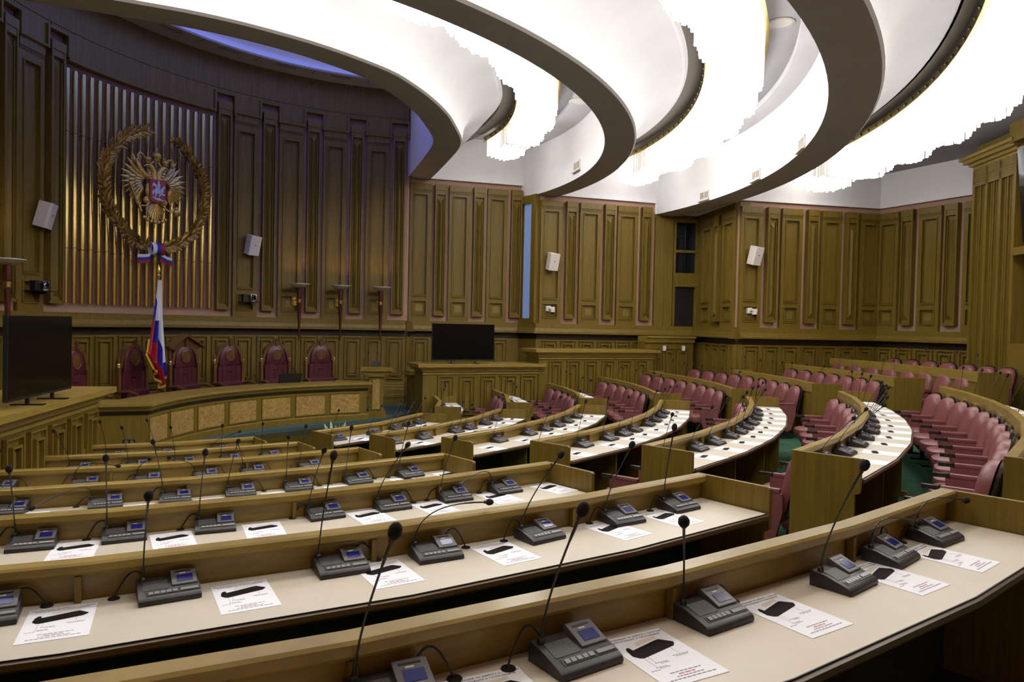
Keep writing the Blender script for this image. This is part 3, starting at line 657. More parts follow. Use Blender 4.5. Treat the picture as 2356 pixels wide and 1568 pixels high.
def unit_meshes():
    m={}
    b=MB(); b.prism([(.075,0),(.075,.050),(.068,.056),(.020,.050),(-.062,.026),(-.074,.018),(-.078,.006),(-.074,0)],-.107,.107,axis='x'); m['body']=b.mesh('body','unit',smooth=True,bevel=.003)
    sl=Matrix.Translation((0,.0,.0))
    # sloped top plane from (y=.020,z=.050) to (y=-.062,z=.026)
    ang=math.atan2(.024,.082); T=Matrix.Translation((0,.020,.0503))@Matrix.Rotation(ang,4,'X')
    b=MB(T=T); b.box((-.045,-.016,.0006),(.085,.058,.0012)); m['grille']=b.mesh('speaker_grille','unitdark')
    Tb=Matrix.Translation((.055,.0225,.0561))@Matrix.Rotation(math.atan2(.0305,.075),4,'X')
    b=MB(); b.prism([(-.016,.040),(-.015,.046),(.060,.0765),(.070,.075),(.072,.050)],.010,.100,axis='x'); m['bezel']=b.mesh('display_bezel','bezel',bevel=.002)
    b=MB(T=Tb); b.box((.002,-.008,.0055),(.056,.036,.0015)); m['lcd']=b.mesh('screen','lcd')
    b=MB(T=Tb); b.box((-.002,.030,.0055),(.058,.006,.001)); m['slot']=b.mesh('card_slot','black')
    b=MB(T=Tb); b.box((-.004,.0185,.0055),(.022,.0045,.001)); m['mark']=b.mesh('maker_mark','offwhite')
    b=MB(T=T); b.box((0.012,-.066,.0008),(.186,.024,.0016)); m['strip']=b.mesh('button_strip','black')
    for i in range(5):
        b=MB(T=T); b.box((-.064+.0205*i,-.066,.0022),(.0165,.015,.004)); m['b%d'%i]=b.mesh('button','button')
    b=MB(T=T); b.box((.068,-.066,.0022),(.062,.014,.004)); m['b5']=b.mesh('wide_button','button')
    b=MB(); b.lathe([(.0,.048),(.0105,.048),(.0105,.066),(.007,.070),(0,.07)],12,c=(-.085,.045)); m['sock']=b.mesh('socket','black',smooth=True)
    return m
UM=unit_meshes()
def mic_mesh(h,seg=6):
    B=Vector((-.085,.045,.06)); h=Vector(h); H=B+h; L=h.length
    k=.14 if h.z>.25 else .11
    P1=B+Vector((h.x*.04,h.y*.04,.10)); P2=B+Vector((h.x*.62,h.y*.62,h.z*.72))
    if h.z<.16: P2=B+Vector((h.x*.3,h.y*.3,h.z*.6+.09)); P1=B+Vector((0,0,.12))
    pts=[];n=14
    for i in range(n+1):
        t=i/n; pts.append(B*(1-t)**3+P1*3*t*(1-t)**2+P2*3*t*t*(1-t)+H*t**3)
    d=(pts[-1]-pts[-2]).normalized(); pts=[p for p in pts]
    rr=[.0048 if i<3 else (.0042 if i>11 else .0030) for i in range(n+1)]
    b=MB(); b.tube(pts,rr,seg); g=b.mesh('gooseneck','black',smooth=True)
    b=MB(); b.tube([H-d*.002,H+d*.010],.0078,8); ring_=b.mesh('red_ring','redring')
    q=Vector((0,0,1)).rotation_difference(d).to_matrix()
    b=MB(); b.ell(H+d*.028,(.0165,.0165,.023),R=q,seg=10,rings=7); f=b.mesh('foam_head','foam',smooth=True)
    return g,ring_,f
def add_unit(blk,k,r,th,h,i,n,detail):
    x,y=P(r,th); z=LEDGE[k]-WT_+.0005
    if h is None: h=(random.uniform(-.05,.08),random.uniform(.08,.2),.36)
    X,O,U=h
    if blk=='B' and k<=3 and abs(X)>.2: X*=.5; O=max(O,.08); U=math.sqrt(max(.4**2-X*X-O*O,.04))
    yaw=random.uniform(-5,5)+(18 if (blk,k,i)==('A',7,1) and False else 0)
    # offsets were measured in the unit's own frame
    c,s=math.cos(rad(-yaw)),math.sin(rad(-yaw)); hv=(X*c+O*s, X*s*-0+(-O)*c+X*s, U); hv=(X*c-(-O)*s, X*s+(-O)*c, U)
    pose='drooping low' if U<.2 else ('leaning sideways' if abs(X)>.15 else 'standing upright')
    if i==0: pos='leftmost'
    elif i==n-1: pos='rightmost'
    else: pos=NUM[i]+' from left'
    lab='grey gooseneck microphone unit, %s, %s desk row, %s, %s'%(pos,ORD[k],BLK[blk].replace(' block',''),'mic '+pose.replace('standing ','').replace('leaning ',''))
    root=empty('microphone_unit',(x,y,z),lab,'microphone','microphone units on the desks',rz=rad(th+90+yaw))
    bo=link('body',UM['body'],root); 
    bz=link('display_bezel',UM['bezel'],root); link('screen',UM['lcd'],bz)
    if detail>0:
        link('speaker_grille',UM['grille'],root); link('card_slot',UM['slot'],bz); link('maker_mark',UM['mark'],bz)
        st=link('button_strip',UM['strip'],root)
        for q in range(6): link('button' if q<5 else 'wide_button',UM['b%d'%q],st)
    link('socket',UM['sock'],root)
    g,rg,f=mic_mesh(hv,8 if detail>1 else 5); g_=link('gooseneck',g,root); link('foam_head',f,g_); link('red_ring',rg,g_)
    if detail>0 and blk=='A':
        b=MB(); sx=random.choice((-1,1)); hh=random.uniform(.05,.09); pts=[]
        for q in range(13):
            t=q/12; pts.append((.05*sx+sx*.13*t,.066+.006*math.sin(PI*t),.022+hh*math.sin(PI*min(1,t*1.0))*1.0-.02*t))
        b.tube(pts,.0032,6); b.lathe([(0,-.0),(.022,0),(.020,.004),(0,.004)],12,c=(.05*sx+sx*.13,.062)); link('cable',b.mesh('cable','black',smooth=True),root)
    return root
# printed instruction sheets
def paper_meshes():
    m={}; w_,h_=.210,.297
    b=MB(); b.box((0,0,.0004),(w_,h_,.0008)); m['sheet']=b.mesh('paper_sheet','paper')
    b=MB(); z0,z1=.0009,.0012
    b.prism([(-.082,.030),(-.078,.062),(-.070,.078),(-.060,.078),(-.058,.060),(.035,.085),(.055,.088),(.085,.058),(.083,.050),(.070,.036),(-.058,.008),(-.070,.012)],z0,z1); m['pic']=b.mesh('printed_picture','ink')
    b=MB(); b.prism([(-.030,.076),(.035,.092),(.055,.094),(.056,.112),(.0,.104),(-.028,.096)],z0,z0+.0001); m['pic2']=b.mesh('printed_screen','offwhite')
    b=MB()
    rnd=random.Random(3)
    for (x,y,l) in ((-.03,-.028,.04),(-.02,-.034,.03),(-.045,-.05,.038),(-.04,-.056,.03),(.05,-.012,.05),(.052,-.018,.04),(-.075,-.062,.03)):
        xx=x-l/2
        while xx<x+l/2: q=rnd.uniform(.004,.010); b.box((xx+q/2,y,.00095),(q,.0028,.0003)); xx+=q+.0022
    for (x0,y0,x1,y1) in ((-.045,.015,-.045,-.026),(-.06,.01,-.06,-.048),(.05,.03,.055,-.008)):
        b.box(((x0+x1)/2,(y0+y1)/2,.00095),(.0008,abs(y1-y0),.0003))
    for (y,l) in ((-.090,.10),(-.112,.09),(-.124,.155)):
        xx=-l/2
        while xx<l/2: q=rnd.uniform(.006,.016); b.box((xx+q/2,y,.00095),(q,.0042,.0003)); xx+=q+.003
    m['txt']=b.mesh('printed_text','inkgrey')
    b=MB(); xx=-.03
    for q in (.018,.02,.012): b.box((xx+q/2,-.101,.00095),(q,.0042,.0003)); xx+=q+.003
    m['red']=b.mesh('red_printed_line','inkred')
    # title in type
    for i,(t,y,s) in enumerate((('Инструкция по работе с пультом',.130,.0125),('регистрации и голосования',.116,.0125))):
        c=bpy.data.curves.new('title','FONT'); c.body=t; c.size=s; c.align_x='CENTER'; c.extrude=.0001; c.shear=.3
        o=bpy.data.objects.new('title_tmp',c); COL.objects.link(o); dg=bpy.context.evaluated_depsgraph_get(); me=bpy.data.meshes.new_from_object(o.evaluated_get(dg)); me.name='printed_title'
        bpy.data.objects.remove(o); me.transform(Matrix.Translation((0,y,.00105))); me.materials.clear(); me.materials.append(M['ink']); m['t%d'%i]=me
    return m
PM=paper_meshes()
def add_paper(blk,k,r,th,i,n,detail,what=''):
    x,y=P(r,th); z=LEDGE[k]-WT_+.0006
    pos='leftmost' if i==0 else ('rightmost' if i==n-1 else NUM[i]+' from left')
    root=empty('instruction_sheet',(x,y,z),'white printed instruction sheet, %s on the %s desk row of %s'%(pos,ORD[k],BLK[blk]),'paper','instruction sheets on the desks',rz=rad(th+90+random.uniform(-4,4)))
    s=link('paper_sheet',PM['sheet'],root); link('printed_picture',PM['pic'],s)
    if detail>0:
        link('printed_screen',PM['pic2'],s); link('printed_text',PM['txt'],s)
        link('red_printed_line',PM['red'],s)
    if detail>1:
        link('printed_title',PM['t0'],s); link('printed_title',PM['t1'],s)
# the near rows come from measured places, the far block is spaced evenly
for k in range(1,7):
    if k==6: DEV['B6']=[q for q in DEV['B6']]
DEV['B6']=[[12.19,-39.97,[.232,.166,.28]],[12.19,-37.63,[.183,.166,.314]],[12.19,-34.9,[.1,.227,.314]],[12.19,-32.5,[.047,.198,.349]],[12.2,-30.1,[.154,.148,.338]],[12.19,-27.9,[.028,.177,.374]],[12.19,-25.2,[0,.16,.36]],[12.19,-22.4,[-.065,.15,.365]],[12.19,-20.0,[.016,.09,.4]],[12.2,-17.6,[.018,.044,.4]],[12.2,-15.2,[.022,.0,.4]]]
DEV['B5']=DEV['B5'][:7]+[[10.84,-22.3,[-.1,.06,.38]],[10.84,-19.6,[.05,.1,.38]],[10.84,-16.4,[.1,.05,.38]]]
DEV['B7']=[[13.54,-40+2.4*i,[random.uniform(-.05,.1),random.uniform(.05,.15),.37]] for i in range(11)]
for k,n in {1:3,2:5,3:6,4:8,5:9,6:7,7:8,8:8}.items():
    a0,a1=ENDS['C'][k]; DEV['C%d'%k]=[[RK[k]+.11,a0+(a1-a0)*(i+.5)/n,[random.uniform(-.1,.22),random.uniform(.0,.16),.36+random.uniform(-.03,.02)]] for i in range(n)]
for key in sorted(DEV):
    blk,k=key[0],int(key[1]); l=DEV[key]; n=len(l)
    dt=(3 if k>=5 else 2) if blk=='A' else (1 if blk=='B' and k>=3 else 0)
    for i,(r,th,h) in enumerate(l): add_unit(blk,k,r,th,h,i,n,dt)
for key,l in PAP.items():
    blk,k=key[0],int(key[1]); n=len(l)
    if k==3: continue
    if k==4: l=[(max(.26,q[0]),q[1]) for q in l]
    for i,(dr,th) in enumerate(l): add_paper(blk,k,RK[k]+min(max(dr,.22),.33),th,i,n,2 if k>=6 else 1)
for k in range(1,8):
    l=DEV['B%d'%k]; n=len(l)
    for i,(r,th,h) in enumerate(l):
        nx=l[i+1][1] if i+1<n else th+4
        th2=th+min((nx-th)*.55,math.degrees(.3/r)); 
        if th2<ENDS['B'][k][1]-.7: add_paper('B',k,RK[k]+.33,th2,i,n,0)
    # the one left of the first unit
for k in range(1,6):
    l=DEV['C%d'%k]; n=len(l)
    for i,(r,th,h) in enumerate(l):
        if i<n: 
            th2=th-math.degrees(.28/r)
            if th2>ENDS['C'][k][0]+.9: add_paper('C',k,RK[k]+.33,th2,i,n,0)
# ================================================================ CABINETS, TV SETS
def cabinet(name,a,b_,depth,z0,z1,label,panels,cat='cabinet',grp=None,capo=.14,back=None):
    a=Vector(a);b_=Vector(b_); t=(b_-a).normalized(); L=(b_-a).length; F=frame(a,t); root=empty(name,(a.x,a.y,z0),label,cat,grp)
    b=MB(T=F); b.box((L/2,-depth/2,(z0+z1-.10)/2),(L,depth,z1-.10-z0)); b.box((L/2,-depth/2+.03,z0+.04),(L+.04,depth+.06,.10)); b.build('body','wood',root)
    b=MB(T=F); o=capo
    for e,za,zb in ((.03,z1-.17,z1-.13),(.06,z1-.13,z1-.10),(.10,z1-.10,z1-.07),(o,z1-.07,z1)): b.box((L/2,-depth/2,(za+zb)/2),(L+2*e,depth+2*e,zb-za))
    b.build('cap_moulding','woodh',root,bevel=.004)
    h=(z1-.26)-(z0+.16)
    for s,w_ in panels:
        key=dado_panel(h,w_); put(key,'raised_panel',root,frame(a+t*s,t),z0+.16)
    b=MB(T=F); b.box((L/2,.012,z1-.21),(L+.02,.024,.035)); b.build('frieze_strip','woodh',root)
    return root,F
ca=Vector((4.86,1.50)); cd=Vector((.914,.4055)).normalized()
cab1,F1=cabinet('wooden_cabinet',ca,ca+cd*2.72,.62,.30,1.575,'long low oak cabinet with raised panels carrying the far television',[(.51,.36),(1.0,.36),(1.5,.36),(2.0,.36),(2.47,.36)])
cab2,F2=cabinet('wooden_cabinet',ca+cd*2.74,ca+cd*5.86,.62,.35,1.905,'taller oak cabinet with raised panels, joined to the right end of the television cabinet',[(.42+.47*i,.34) for i in range(6)])
la=Vector(mir(ca)); ld_=(Vector(mir(ca+cd))-la).normalized()
# left cabinet: front runs from far (bench) end to near end; room on its right when walking away from camera
l0=Vector((1.66,-4.86)); l1=Vector((2.40,-8.35)); 
td=(l0-l1).normalized(); Lc=(l0-l1).length
cab3,F3=cabinet('wooden_cabinet',l1,l0,.75,.0,1.565,'long oak cabinet with raised panels carrying the near left television',[(Lc-.28-.485*i,.36) for i in range(6)],capo=.16)
# small low cabinet beside the far television cabinet
sa=ca-cd*.10+Vector((-.28,1.0)); sb,Fs=cabinet('side_cabinet',sa,sa+cd*.45,.4,.44,1.36,'narrow low oak cabinet behind the left end of the far television cabinet',[],capo=.06)
def tv(T,W_,H_,z,label):
    # local x along screen, y towards viewer
    o=T.translation; root=empty('television',(o.x,o.y,z),label,'television'); th=.045
    b=MB(T=T); b.box((0,0,.07+H_/2),(W_,th,H_)); b.build('housing','black',root,bevel=.004)
    b=MB(T=T); b.box((0,th/2+.001,.075+H_/2+.006),(W_-.02,.003,H_-.035)); b.build('screen','blackgloss',root)
    for s in (-.28,.28):
        b=MB(T=T); b.prism([(s-.02,-.14),(s+.02,-.14),(s+.035,.15),(s-.035,.15)],.0,.012); b.box((s,0,.04),(.03,.03,.075)); b.build('stand_foot','black',root)
    b=MB(T=T); b.box((0,th/2+.003,.082),(.04,.003,.007)); b.build('maker_mark','bezel',root)
    return root
t=cd; pc=ca+t*.92; T=frame(pc-Vector((t.y,-t.x))*.05,t); T.translation.z=1.575; tv(T,1.44,.80,1.575,'large black flat television on the far oak cabinet, screen off')
# near left television: corners measured at z
pA=Vector((1.92*1.125-.02,-6.35*1.125)); pB=Vector((1.64*1.125,-5.09*1.125)); t=(pB-pA).normalized(); T=frame((pA+pB)/2,t); T.translation.z=1.565
tv(T,1.44,.80,1.565,'large black flat television on the near left oak cabinet, screen off')
# ================================================================ BENCH (presidium desk)
C2=-6.40
def BP(phi,r): return AL(C2+r*math.cos(rad(phi)),r*math.sin(rad(phi)))
desk_r=4.20; ph0,ph1=-33.6,36.2
bx,by=BP(1,desk_r); bench=empty('judges_bench',(bx,by,ZPOD),'long curved oak judges bench faced with burl veneer panels on the green podium','desk')
n=14; path=[BP(ph0+(ph1-ph0)*i/n,desk_r) for i in range(n+1)]
# room lies on the right of a path with growing L; profile n negative = towards the room
endL=[BP(ph0,desk_r+.85)]; endR=[BP(ph1,desk_r+.85)]
lft=AL(-2.10,-3.25); pth=[lft]+path+[BP(ph1+1,desk_r+.7)]
b=MB(); b.sweep(pth,[(0,ZPOD),(0,1.12),(.03,1.12),(.03,ZPOD)]); b.build('front_panel','wood',bench)
b=MB(); b.sweep(pth,[(.03,.40),(-.045,.40),(-.045,.56),(-.03,.575),(0,.58)]); b.build('plinth','wood',bench)
b=MB(); b.sweep(pth,[(.02,1.09),(-.03,1.10),(-.05,1.14),(-.07,1.15),(-.07,1.165),(-.09,1.17),(-.09,1.21),(.10,1.21),(.62,1.205),(.62,1.17),(.02,1.17)]); b.build('top_rail','woodh',bench)
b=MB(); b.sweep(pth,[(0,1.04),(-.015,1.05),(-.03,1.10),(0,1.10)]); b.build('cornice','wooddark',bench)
bur=[(-33.4,-25.2),(-24.2,-15.4),(-14.1,-5.2),(-3.9,4.6),(6.1,14.6),(16.0,24.5),(25.9,34.2)]
for p0,p1 in bur:
    pp=[BP(p0+(p1-p0)*i/3,desk_r) for i in range(4)]
    b=MB(); b.sweep(pp,[(0,.62),(-.006,.62),(-.006,.995),(0,.995)]); o=b.build('burl_panel','burl',bench)
    b=MB(); b.sweep(pp,[(0,.60),(-.02,.60),(-.02,.62),(0,.62)]); b.sweep(pp,[(0,.995),(-.02,.995),(-.02,1.012),(0,1.012)])
    for q in (p0,p1):
        b.box((0,.0,.806),(.016,.036,.41),T=frame(BP(q,desk_r),-AV*math.sin(rad(q))+LV*math.cos(rad(q))))
    b.build('panel_frame','wood',bench)
# socket on the left return
tL=(Vector(path[0])-Vector(lft)).normalized(); Fo=frame(Vector(lft)+tL*(Vector(path[0])-Vector(lft)).length*.80,tL,.66)
so=empty('wall_socket',(Fo.translation.x,Fo.translation.y,.66),'grey double power socket on the plain left side of the judges bench','socket')
b=MB(T=Fo); b.box((0,.006,0),(.15,.012,.075)); b.build('cover_plate','greymetal',so,bevel=.003)
for s in (-.036,.036):
    b=MB(T=Fo@Matrix.Translation((s,.012,0))@Matrix.Rotation(-PI/2,4,'X')); b.lathe([(0,0),(.026,0),(.026,.004),(.02,.004),(.018,.001),(0,.001)],16); b.build('socket_outlet','bezel',so,smooth=True)
# monitor and small microphones on the bench
Fm=frame(BP(18,4.75),WT(18),1.205); mo=empty('monitor',tuple(Fm.translation),'small black monitor tilted back on the judges bench','monitor')
b=MB(T=Fm@Matrix.Rotation(rad(-25),4,'X')); b.box((0,0,.10),(.46,.03,.20)); b.build('housing','black',mo,bevel=.006)
b=MB(T=Fm@Matrix.Rotation(rad(-25),4,'X')); b.box((0,-.045,.10),(.2,.06,.12)); b.build('rear_cover','black',mo,bevel=.006)
b=MB(T=Fm); b.box((0,-.04,.004),(.22,.15,.012)); b.build('stand','black',mo)
for phi,hx,who in ((10.4,-.10,'before the chair right of the gabled one'),(20.8,-.14,'beside the small monitor'),(29.5,-.12,'near the right end of the bench')):
    Fm=frame(BP(phi,4.72),WT(phi),1.21); mm=empty('desk_microphone',tuple(Fm.translation),'thin black gooseneck microphone on the bench '+who,'microphone')
    b=MB(T=Fm); b.lathe([(0,0),(.04,0),(.035,.012),(0,.016)],12); b.build('base','black',mm)
    b=MB(T=Fm); H=.16 if phi<12 else .27; b.tube([(0,0,.01),(-.01,0,.08),(hx*.6,-.02,H*.7),(hx,-.03,H)],.004,6); g=b.build('gooseneck','black',mm)
    b=MB(T=Fm); b.ell((hx-.005,-.03,H+.012),(.011,.011,.018)); b.build('foam_head','foam',g,smooth=True)
# ================================================================ JUDGES' CHAIRS
def arch(x0,x1,z0,zs,zt,n=12):
    c=(x0+x1)/2; a=(x1-x0)/2; pts=[(x0,z0),(x0,zs)]
    for i in range(1,n): t=PI-PI*i/n; pts.append((c+a*math.cos(t),zs+(zt-zs)*math.sin(t)))
    return pts+[(x1,zs),(x1,z0)]
def judge_chair(phi,r,label,gable=False):
    # local x along the bench, y towards the room
    F=frame(BP(phi,r),-AV*math.sin(rad(phi))+LV*math.cos(rad(phi)),ZPOD)
    root=empty('judge_chair',tuple(F.translation),label,'chair','high backed judges chairs')
    W=.30; zt=1.53
    b=MB(T=F); b.prism(arch(-W,W,.15,1.13,zt),-.06,-.02,axis='y'); b.build('back_frame','chairwood',root)
    b=MB(T=F); b.prism(arch(-W+.0,W-.0,1.02,1.13,zt),-.02,.02,axis='y'); 
    b2=MB(T=F); ao=arch(-W,W,1.13,1.13,zt); ai=arch(-W+.055,W-.055,1.13,1.13,zt-.07)
    n=len(ao); b2.add([(x,.055,z) for x,z in ao]+[(x,.055,z) for x,z in ai]+[(x,-.02,z) for x,z in ao]+[(x,-.02,z) for x,z in ai],
        [(i,i+1,n+i+1,n+i) for i in range(n-1)]+[(i,i+1,2*n+i+1,2*n+i) for i in range(n-1)]+[(n+i,n+i+1,3*n+i+1,3*n+i) for i in range(n-1)]); b2.build('arched_crest','chairwood',root,smooth=True)
    for s in (-1,1):
        b=MB(T=F); b.box((s*(W-.0),.0,.60),(.055,.10,1.06)); b.build('post','chairwood',root,bevel=.006)
        b=MB(T=F); b.ell((s*W,.02,1.175),(.030,.030,.034)); b.lathe([(.018,1.13),(.028,1.135),(.02,1.15),(0,1.15)],10,c=(s*W,.02)); fb=b.build('brass_ball','gold',root,smooth=True)
        b=MB(T=F); b.lathe([(.02,1.20),(.024,1.215),(.014,1.25),(.003,1.34),(0,1.34)],8,c=(s*W,.02)); b.build('spire','chairwood',fb,smooth=True)
        b=MB(T=F); b.tube([(s*(W+.02),.0,.72),(s*(W+.02),.25,.74),(s*(W+.02),.42,.70),(s*(W+.02),.44,.60),(s*(W+.02),.40,.46)],.028,8); b.build('armrest','chairwood',root,smooth=True)
    # upholstered back in padded channels
    segs=[(-.245,-.15,.44,1.04,1.06),(-.145,-.05,.44,1.18,1.26),(-.045,.045,.44,.94,.94),(.05,.145,.44,1.26,1.18),(.15,.245,.44,1.06,1.04)]
    b=MB(T=F)
    for (x0,x1,z0,za,zb) in segs:
        m=(x0+x1)/2; pts=[]
        v=[]
        for z_,zz in ((z0,z0),(None,None)):
            for x,y in ((x0-.004,.0),(x0+.006,.05),(m,.060),(x1-.006,.05),(x1+.004,.0)):
                zf_=z0 if z_ is not None else za+(zb-za)*(x-x0)/(x1-x0)
                v.append((x,y,zf_))
        b.add(v,[(i,i+1,6+i,5+i) for i in range(4)]+[(0,1,2,3,4)[::-1],(5,6,7,8,9)])
    b.prism([(-.24,.44),(.24,.44),(.24,1.02),(.15,1.16),(-.15,1.16),(-.24,1.02)],-.01,.046,axis='y')
    # collar piece round the medallion
    cz=1.27; ao=arch(-.215,.215,1.06,1.16,1.475,14); v=[];n=len(ao)
    for (d,s) in ((0.,1),(.05,.98),(.06,.9)): v+=[(x*s,d,1.26+(z-1.26)*s) for x,z in ao]
    b.add(v,[(i,(i+1)%n,n+(i+1)%n,n+i) for i in range(n)]+[(n+i,n+(i+1)%n,2*n+(i+1)%n,2*n+i) for i in range(n)]+[list(range(2*n,3*n))])
    b.build('backrest','darkleather',root,smooth=True)
    b=MB(T=F); b.box((0,.068,.965),(.10,.02,.012)); b.build('stitched_tab','darkleather',root)
    b=MB(T=F@Matrix.Translation((0,.06,cz))@Matrix.Rotation(-PI/2,4,'X')@Matrix.Diagonal((1,1.2,1,1))); b.lathe([(0,0),(.098,0),(.102,.014),(.09,.018),(.086,.012),(0,.014)],22); b.build('oval_medallion','chairwood',root,smooth=True)
    b=MB(T=F); b.box((0,.06,1.515),(.05,.05,.12)); b.prism([(-.03,1.57),(.03,1.57),(0,1.60)],.03,.1,axis='y') ; b.build('keystone','chairwood',root)
    b=MB(T=F); b.box((0,.28,.42),(.52,.50,.14)); b.build('seat','darkleather',root,smooth=True,bevel=.04)
    b=MB(T=F@Matrix.Translation((0,.09,.64))@Matrix.Rotation(rad(-10),4,'X')); b.box((0,0,0),(.52,.12,.24)); b.build('lumbar_cushion','darkleather',root,smooth=True,bevel=.05)
    b=MB(T=F); b.box((0,.25,.28),(.50,.44,.16)); b.box((0,.25,.10),(.1,.1,.22)); b.box((0,.25,.02),(.55,.08,.04)); b.box((0,.25,.02),(.08,.5,.04)); b.build('pedestal','chairwood',root)
    if gable:
        b=MB(T=F); b.prism([(-W-.03,1.40),(W+.03,1.40),(W+.03,1.44),(0,1.60),(-W-.03,1.44)],-.06,.04,axis='y'); b.prism([(-W,1.12),(W,1.12),(W,1.42),(-W,1.42)],-.06,-.022,axis='y'); 
        for s in (-1,1): b.add([(s*(W+.09),-.07,1.425),(s*(W+.09),.12,1.425),(0,.12,1.645),(0,-.07,1.645),(s*(W+.09),-.07,1.47),(s*(W+.09),.12,1.47),(0,.12,1.69),(0,-.07,1.69)],[(0,1,2,3),(7,6,5,4),(0,4,5,1),(1,5,6,2),(2,6,7,3),(3,7,4,0)])
        b.build('gabled_crest','chairwood',root)
    return root
judge_chair(-24.6,5.72,'burgundy high backed judge chair with arched crest, just right of near television',)
judge_chair(-12.4,5.62,'burgundy high backed judge chair with arched crest, just left of the flag')
judge_chair(-1.0,5.60,'burgundy judge chair with a gabled wooden crest, right of the flag',gable=True)
judge_chair(8.9,5.60,'burgundy high backed judge chair with arched crest, next right of the gabled chair')
judge_chair(19.3,5.60,'burgundy high backed judge chair with arched crest, behind the small bench monitor')
judge_chair(29.3,5.60,'burgundy high backed judge chair with arched crest, rightmost along the judges bench')
# ================================================================ FLAG
fx,fy=BP(-10.7,5.25); flag=empty('flag',(fx,fy,ZPOD),'white blue and red tricolour flag hanging in folds from a pole behind the bench','flag')
FF=frame((fx,fy),WT(-10.7),ZPOD)
b=MB(T=FF); b.tube([(.02,0,0),(.02,0,2.68)],.013,8); b.lathe([(0,0),(.16,0),(.16,.03),(.03,.06),(0,.06)],16,c=(.02,0)); b.build('pole','brass',flag,smooth=True)
b=MB(T=FF); b.lathe([(0,2.66),(.02,2.67),(.028,2.70),(.012,2.73),(.02,2.745),(.032,2.77),(.03,2.80),(.012,2.86),(0,2.90)],10,c=(.02,0)); b.build('finial','gold',flag,smooth=True)
def flagpt(u,v):
    # u 0..1 left-right, v 0 top..1 bottom
    zt=2.62; zb=.80+.46*abs(u-.62)**1.2*1.2; 
    wl=-(.02+.26*min(1,v*1.15)**1.1) if v<.82 else -(.28-(v-.82)*.9); wr=.04+.13*v
    x=wl+(wr-wl)*u; z=zt-(zt-zb)*v
    y=.03+.055*math.sin(u*19+.6*v)*(.25+.75*v)+.02*math.sin(u*37)
    return (x,y,z)
nu,nv=80,150; vs=[flagpt(i/nu,j/nv) for j in range(nv+1) for i in range(nu+1)]; fs=[];mi=[]
b=MB(T=FF)
for j in range(nv):
    for i in range(nu):
        u=(i+.5)/nu; v=(j+.5)/nv; py=640+265*v; s=py-u*165-25*math.sin(u*9)
        m_=0 if s<690 else (1 if s<748 else 2)
        fr=False
        q=j*(nu+1)+i; fs.append((q,q+1,q+nu+2,q+nu+1)); mi.append(m_)
b.v=[FF@Vector(p) for p in vs]; b.f=fs; b.mi=mi; b.build('cloth',['fwhite','fblue','fred'],flag,smooth=True)
b=MB(T=FF)
for i in range(nu): 
    p=flagpt(i/nu,1); q=flagpt((i+1)/nu,1); b.add([p,q,(q[0],q[1],q[2]-.045),(p[0],p[1],p[2]-.045),(p[0],p[1]+.006,p[2]),(q[0],q[1]+.006,q[2]),(q[0],q[1]+.006,q[2]-.045),(p[0],p[1]+.006,p[2]-.045)],[(0,1,2,3),(4,7,6,5),(2,3,7,6)])
for j in range(int(nv*.66),nv):
    p=flagpt(0,j/nv); q=flagpt(0,(j+1)/nv); b.add([p,q,(q[0]-.035,q[1],q[2]-.02),(p[0]-.035,p[1],p[2]-.02),(p[0],p[1]+.006,p[2]),(q[0],q[1]+.006,q[2]),(q[0]-.035,q[1]+.006,q[2]-.02),(p[0]-.035,p[1]+.006,p[2]-.02)],[(0,1,2,3),(4,7,6,5),(2,3,7,6)])
b.build('gold_fringe','fringe',flag)
# ================================================================ BRASS TUBES + CREST
for i in range(19):
    ph=-14.75+i*(27.5/18); T=wframe(ph); p=WP(ph,WR-.075)
    o=empty('brass_tube',(p[0],p[1],2.65),'tall polished brass tube standing against the curved wall behind the gilded crest','tube','brass tubes behind the crest')
    b=MB(); b.lathe([(.040,2.65),(.045,2.655),(.045,6.66),(.043,6.68),(.037,6.68),(.037,6.60)],14,c=p); b.build('tube','brasstube',o,smooth=True)
    b=MB()
    for z in (3.60+.02*(i%2),5.60): b.lathe([(.0455,z),(.0465,z+.002),(.0465,z+.008),(.0455,z+.01)],14,c=p); b.box((0,.02,z),(.02,.06,.02),T=T)
    b.build('joint_ring','rim',o)
CRz=4.86
FE=frame(WP(-.1,WR-.36),WT(-.1),CRz)
ep=tuple(FE.translation)
eagle=empty('gilded_eagle_crest',ep,'gilded double headed eagle crest with red shield mounted on the brass tubes','crest')
def leafmesh(b,p,ang,ln,wd,th=.02,y=0,tilt=0,T=None):
    # pointed leaf in the xz plane
    c,s=math.cos(ang),math.sin(ang); prof=((0,0.05),(.25,.8),(.5,1),(.75,.7),(1,0.02)); v=[];
    for t,w_ in prof:
        for k,(o,d) in enumerate(((-1,0),(0,1),(1,0),(0,-.3))):
            a=t*ln; q=o*w_*wd/2; v.append((p[0]+a*c-q*s,y+d*th*w_+tilt*t,p[1]+a*s+q*c))
    f=[]
    for i in range(4):
        for k in range(4): l=(k+1)%4; f.append((i*4+k,i*4+l,i*4+4+l,i*4+4+k))
    f+=[(0,1,2,3),(19,18,17,16)]; b.add(v,f)
b=MB(T=FE)
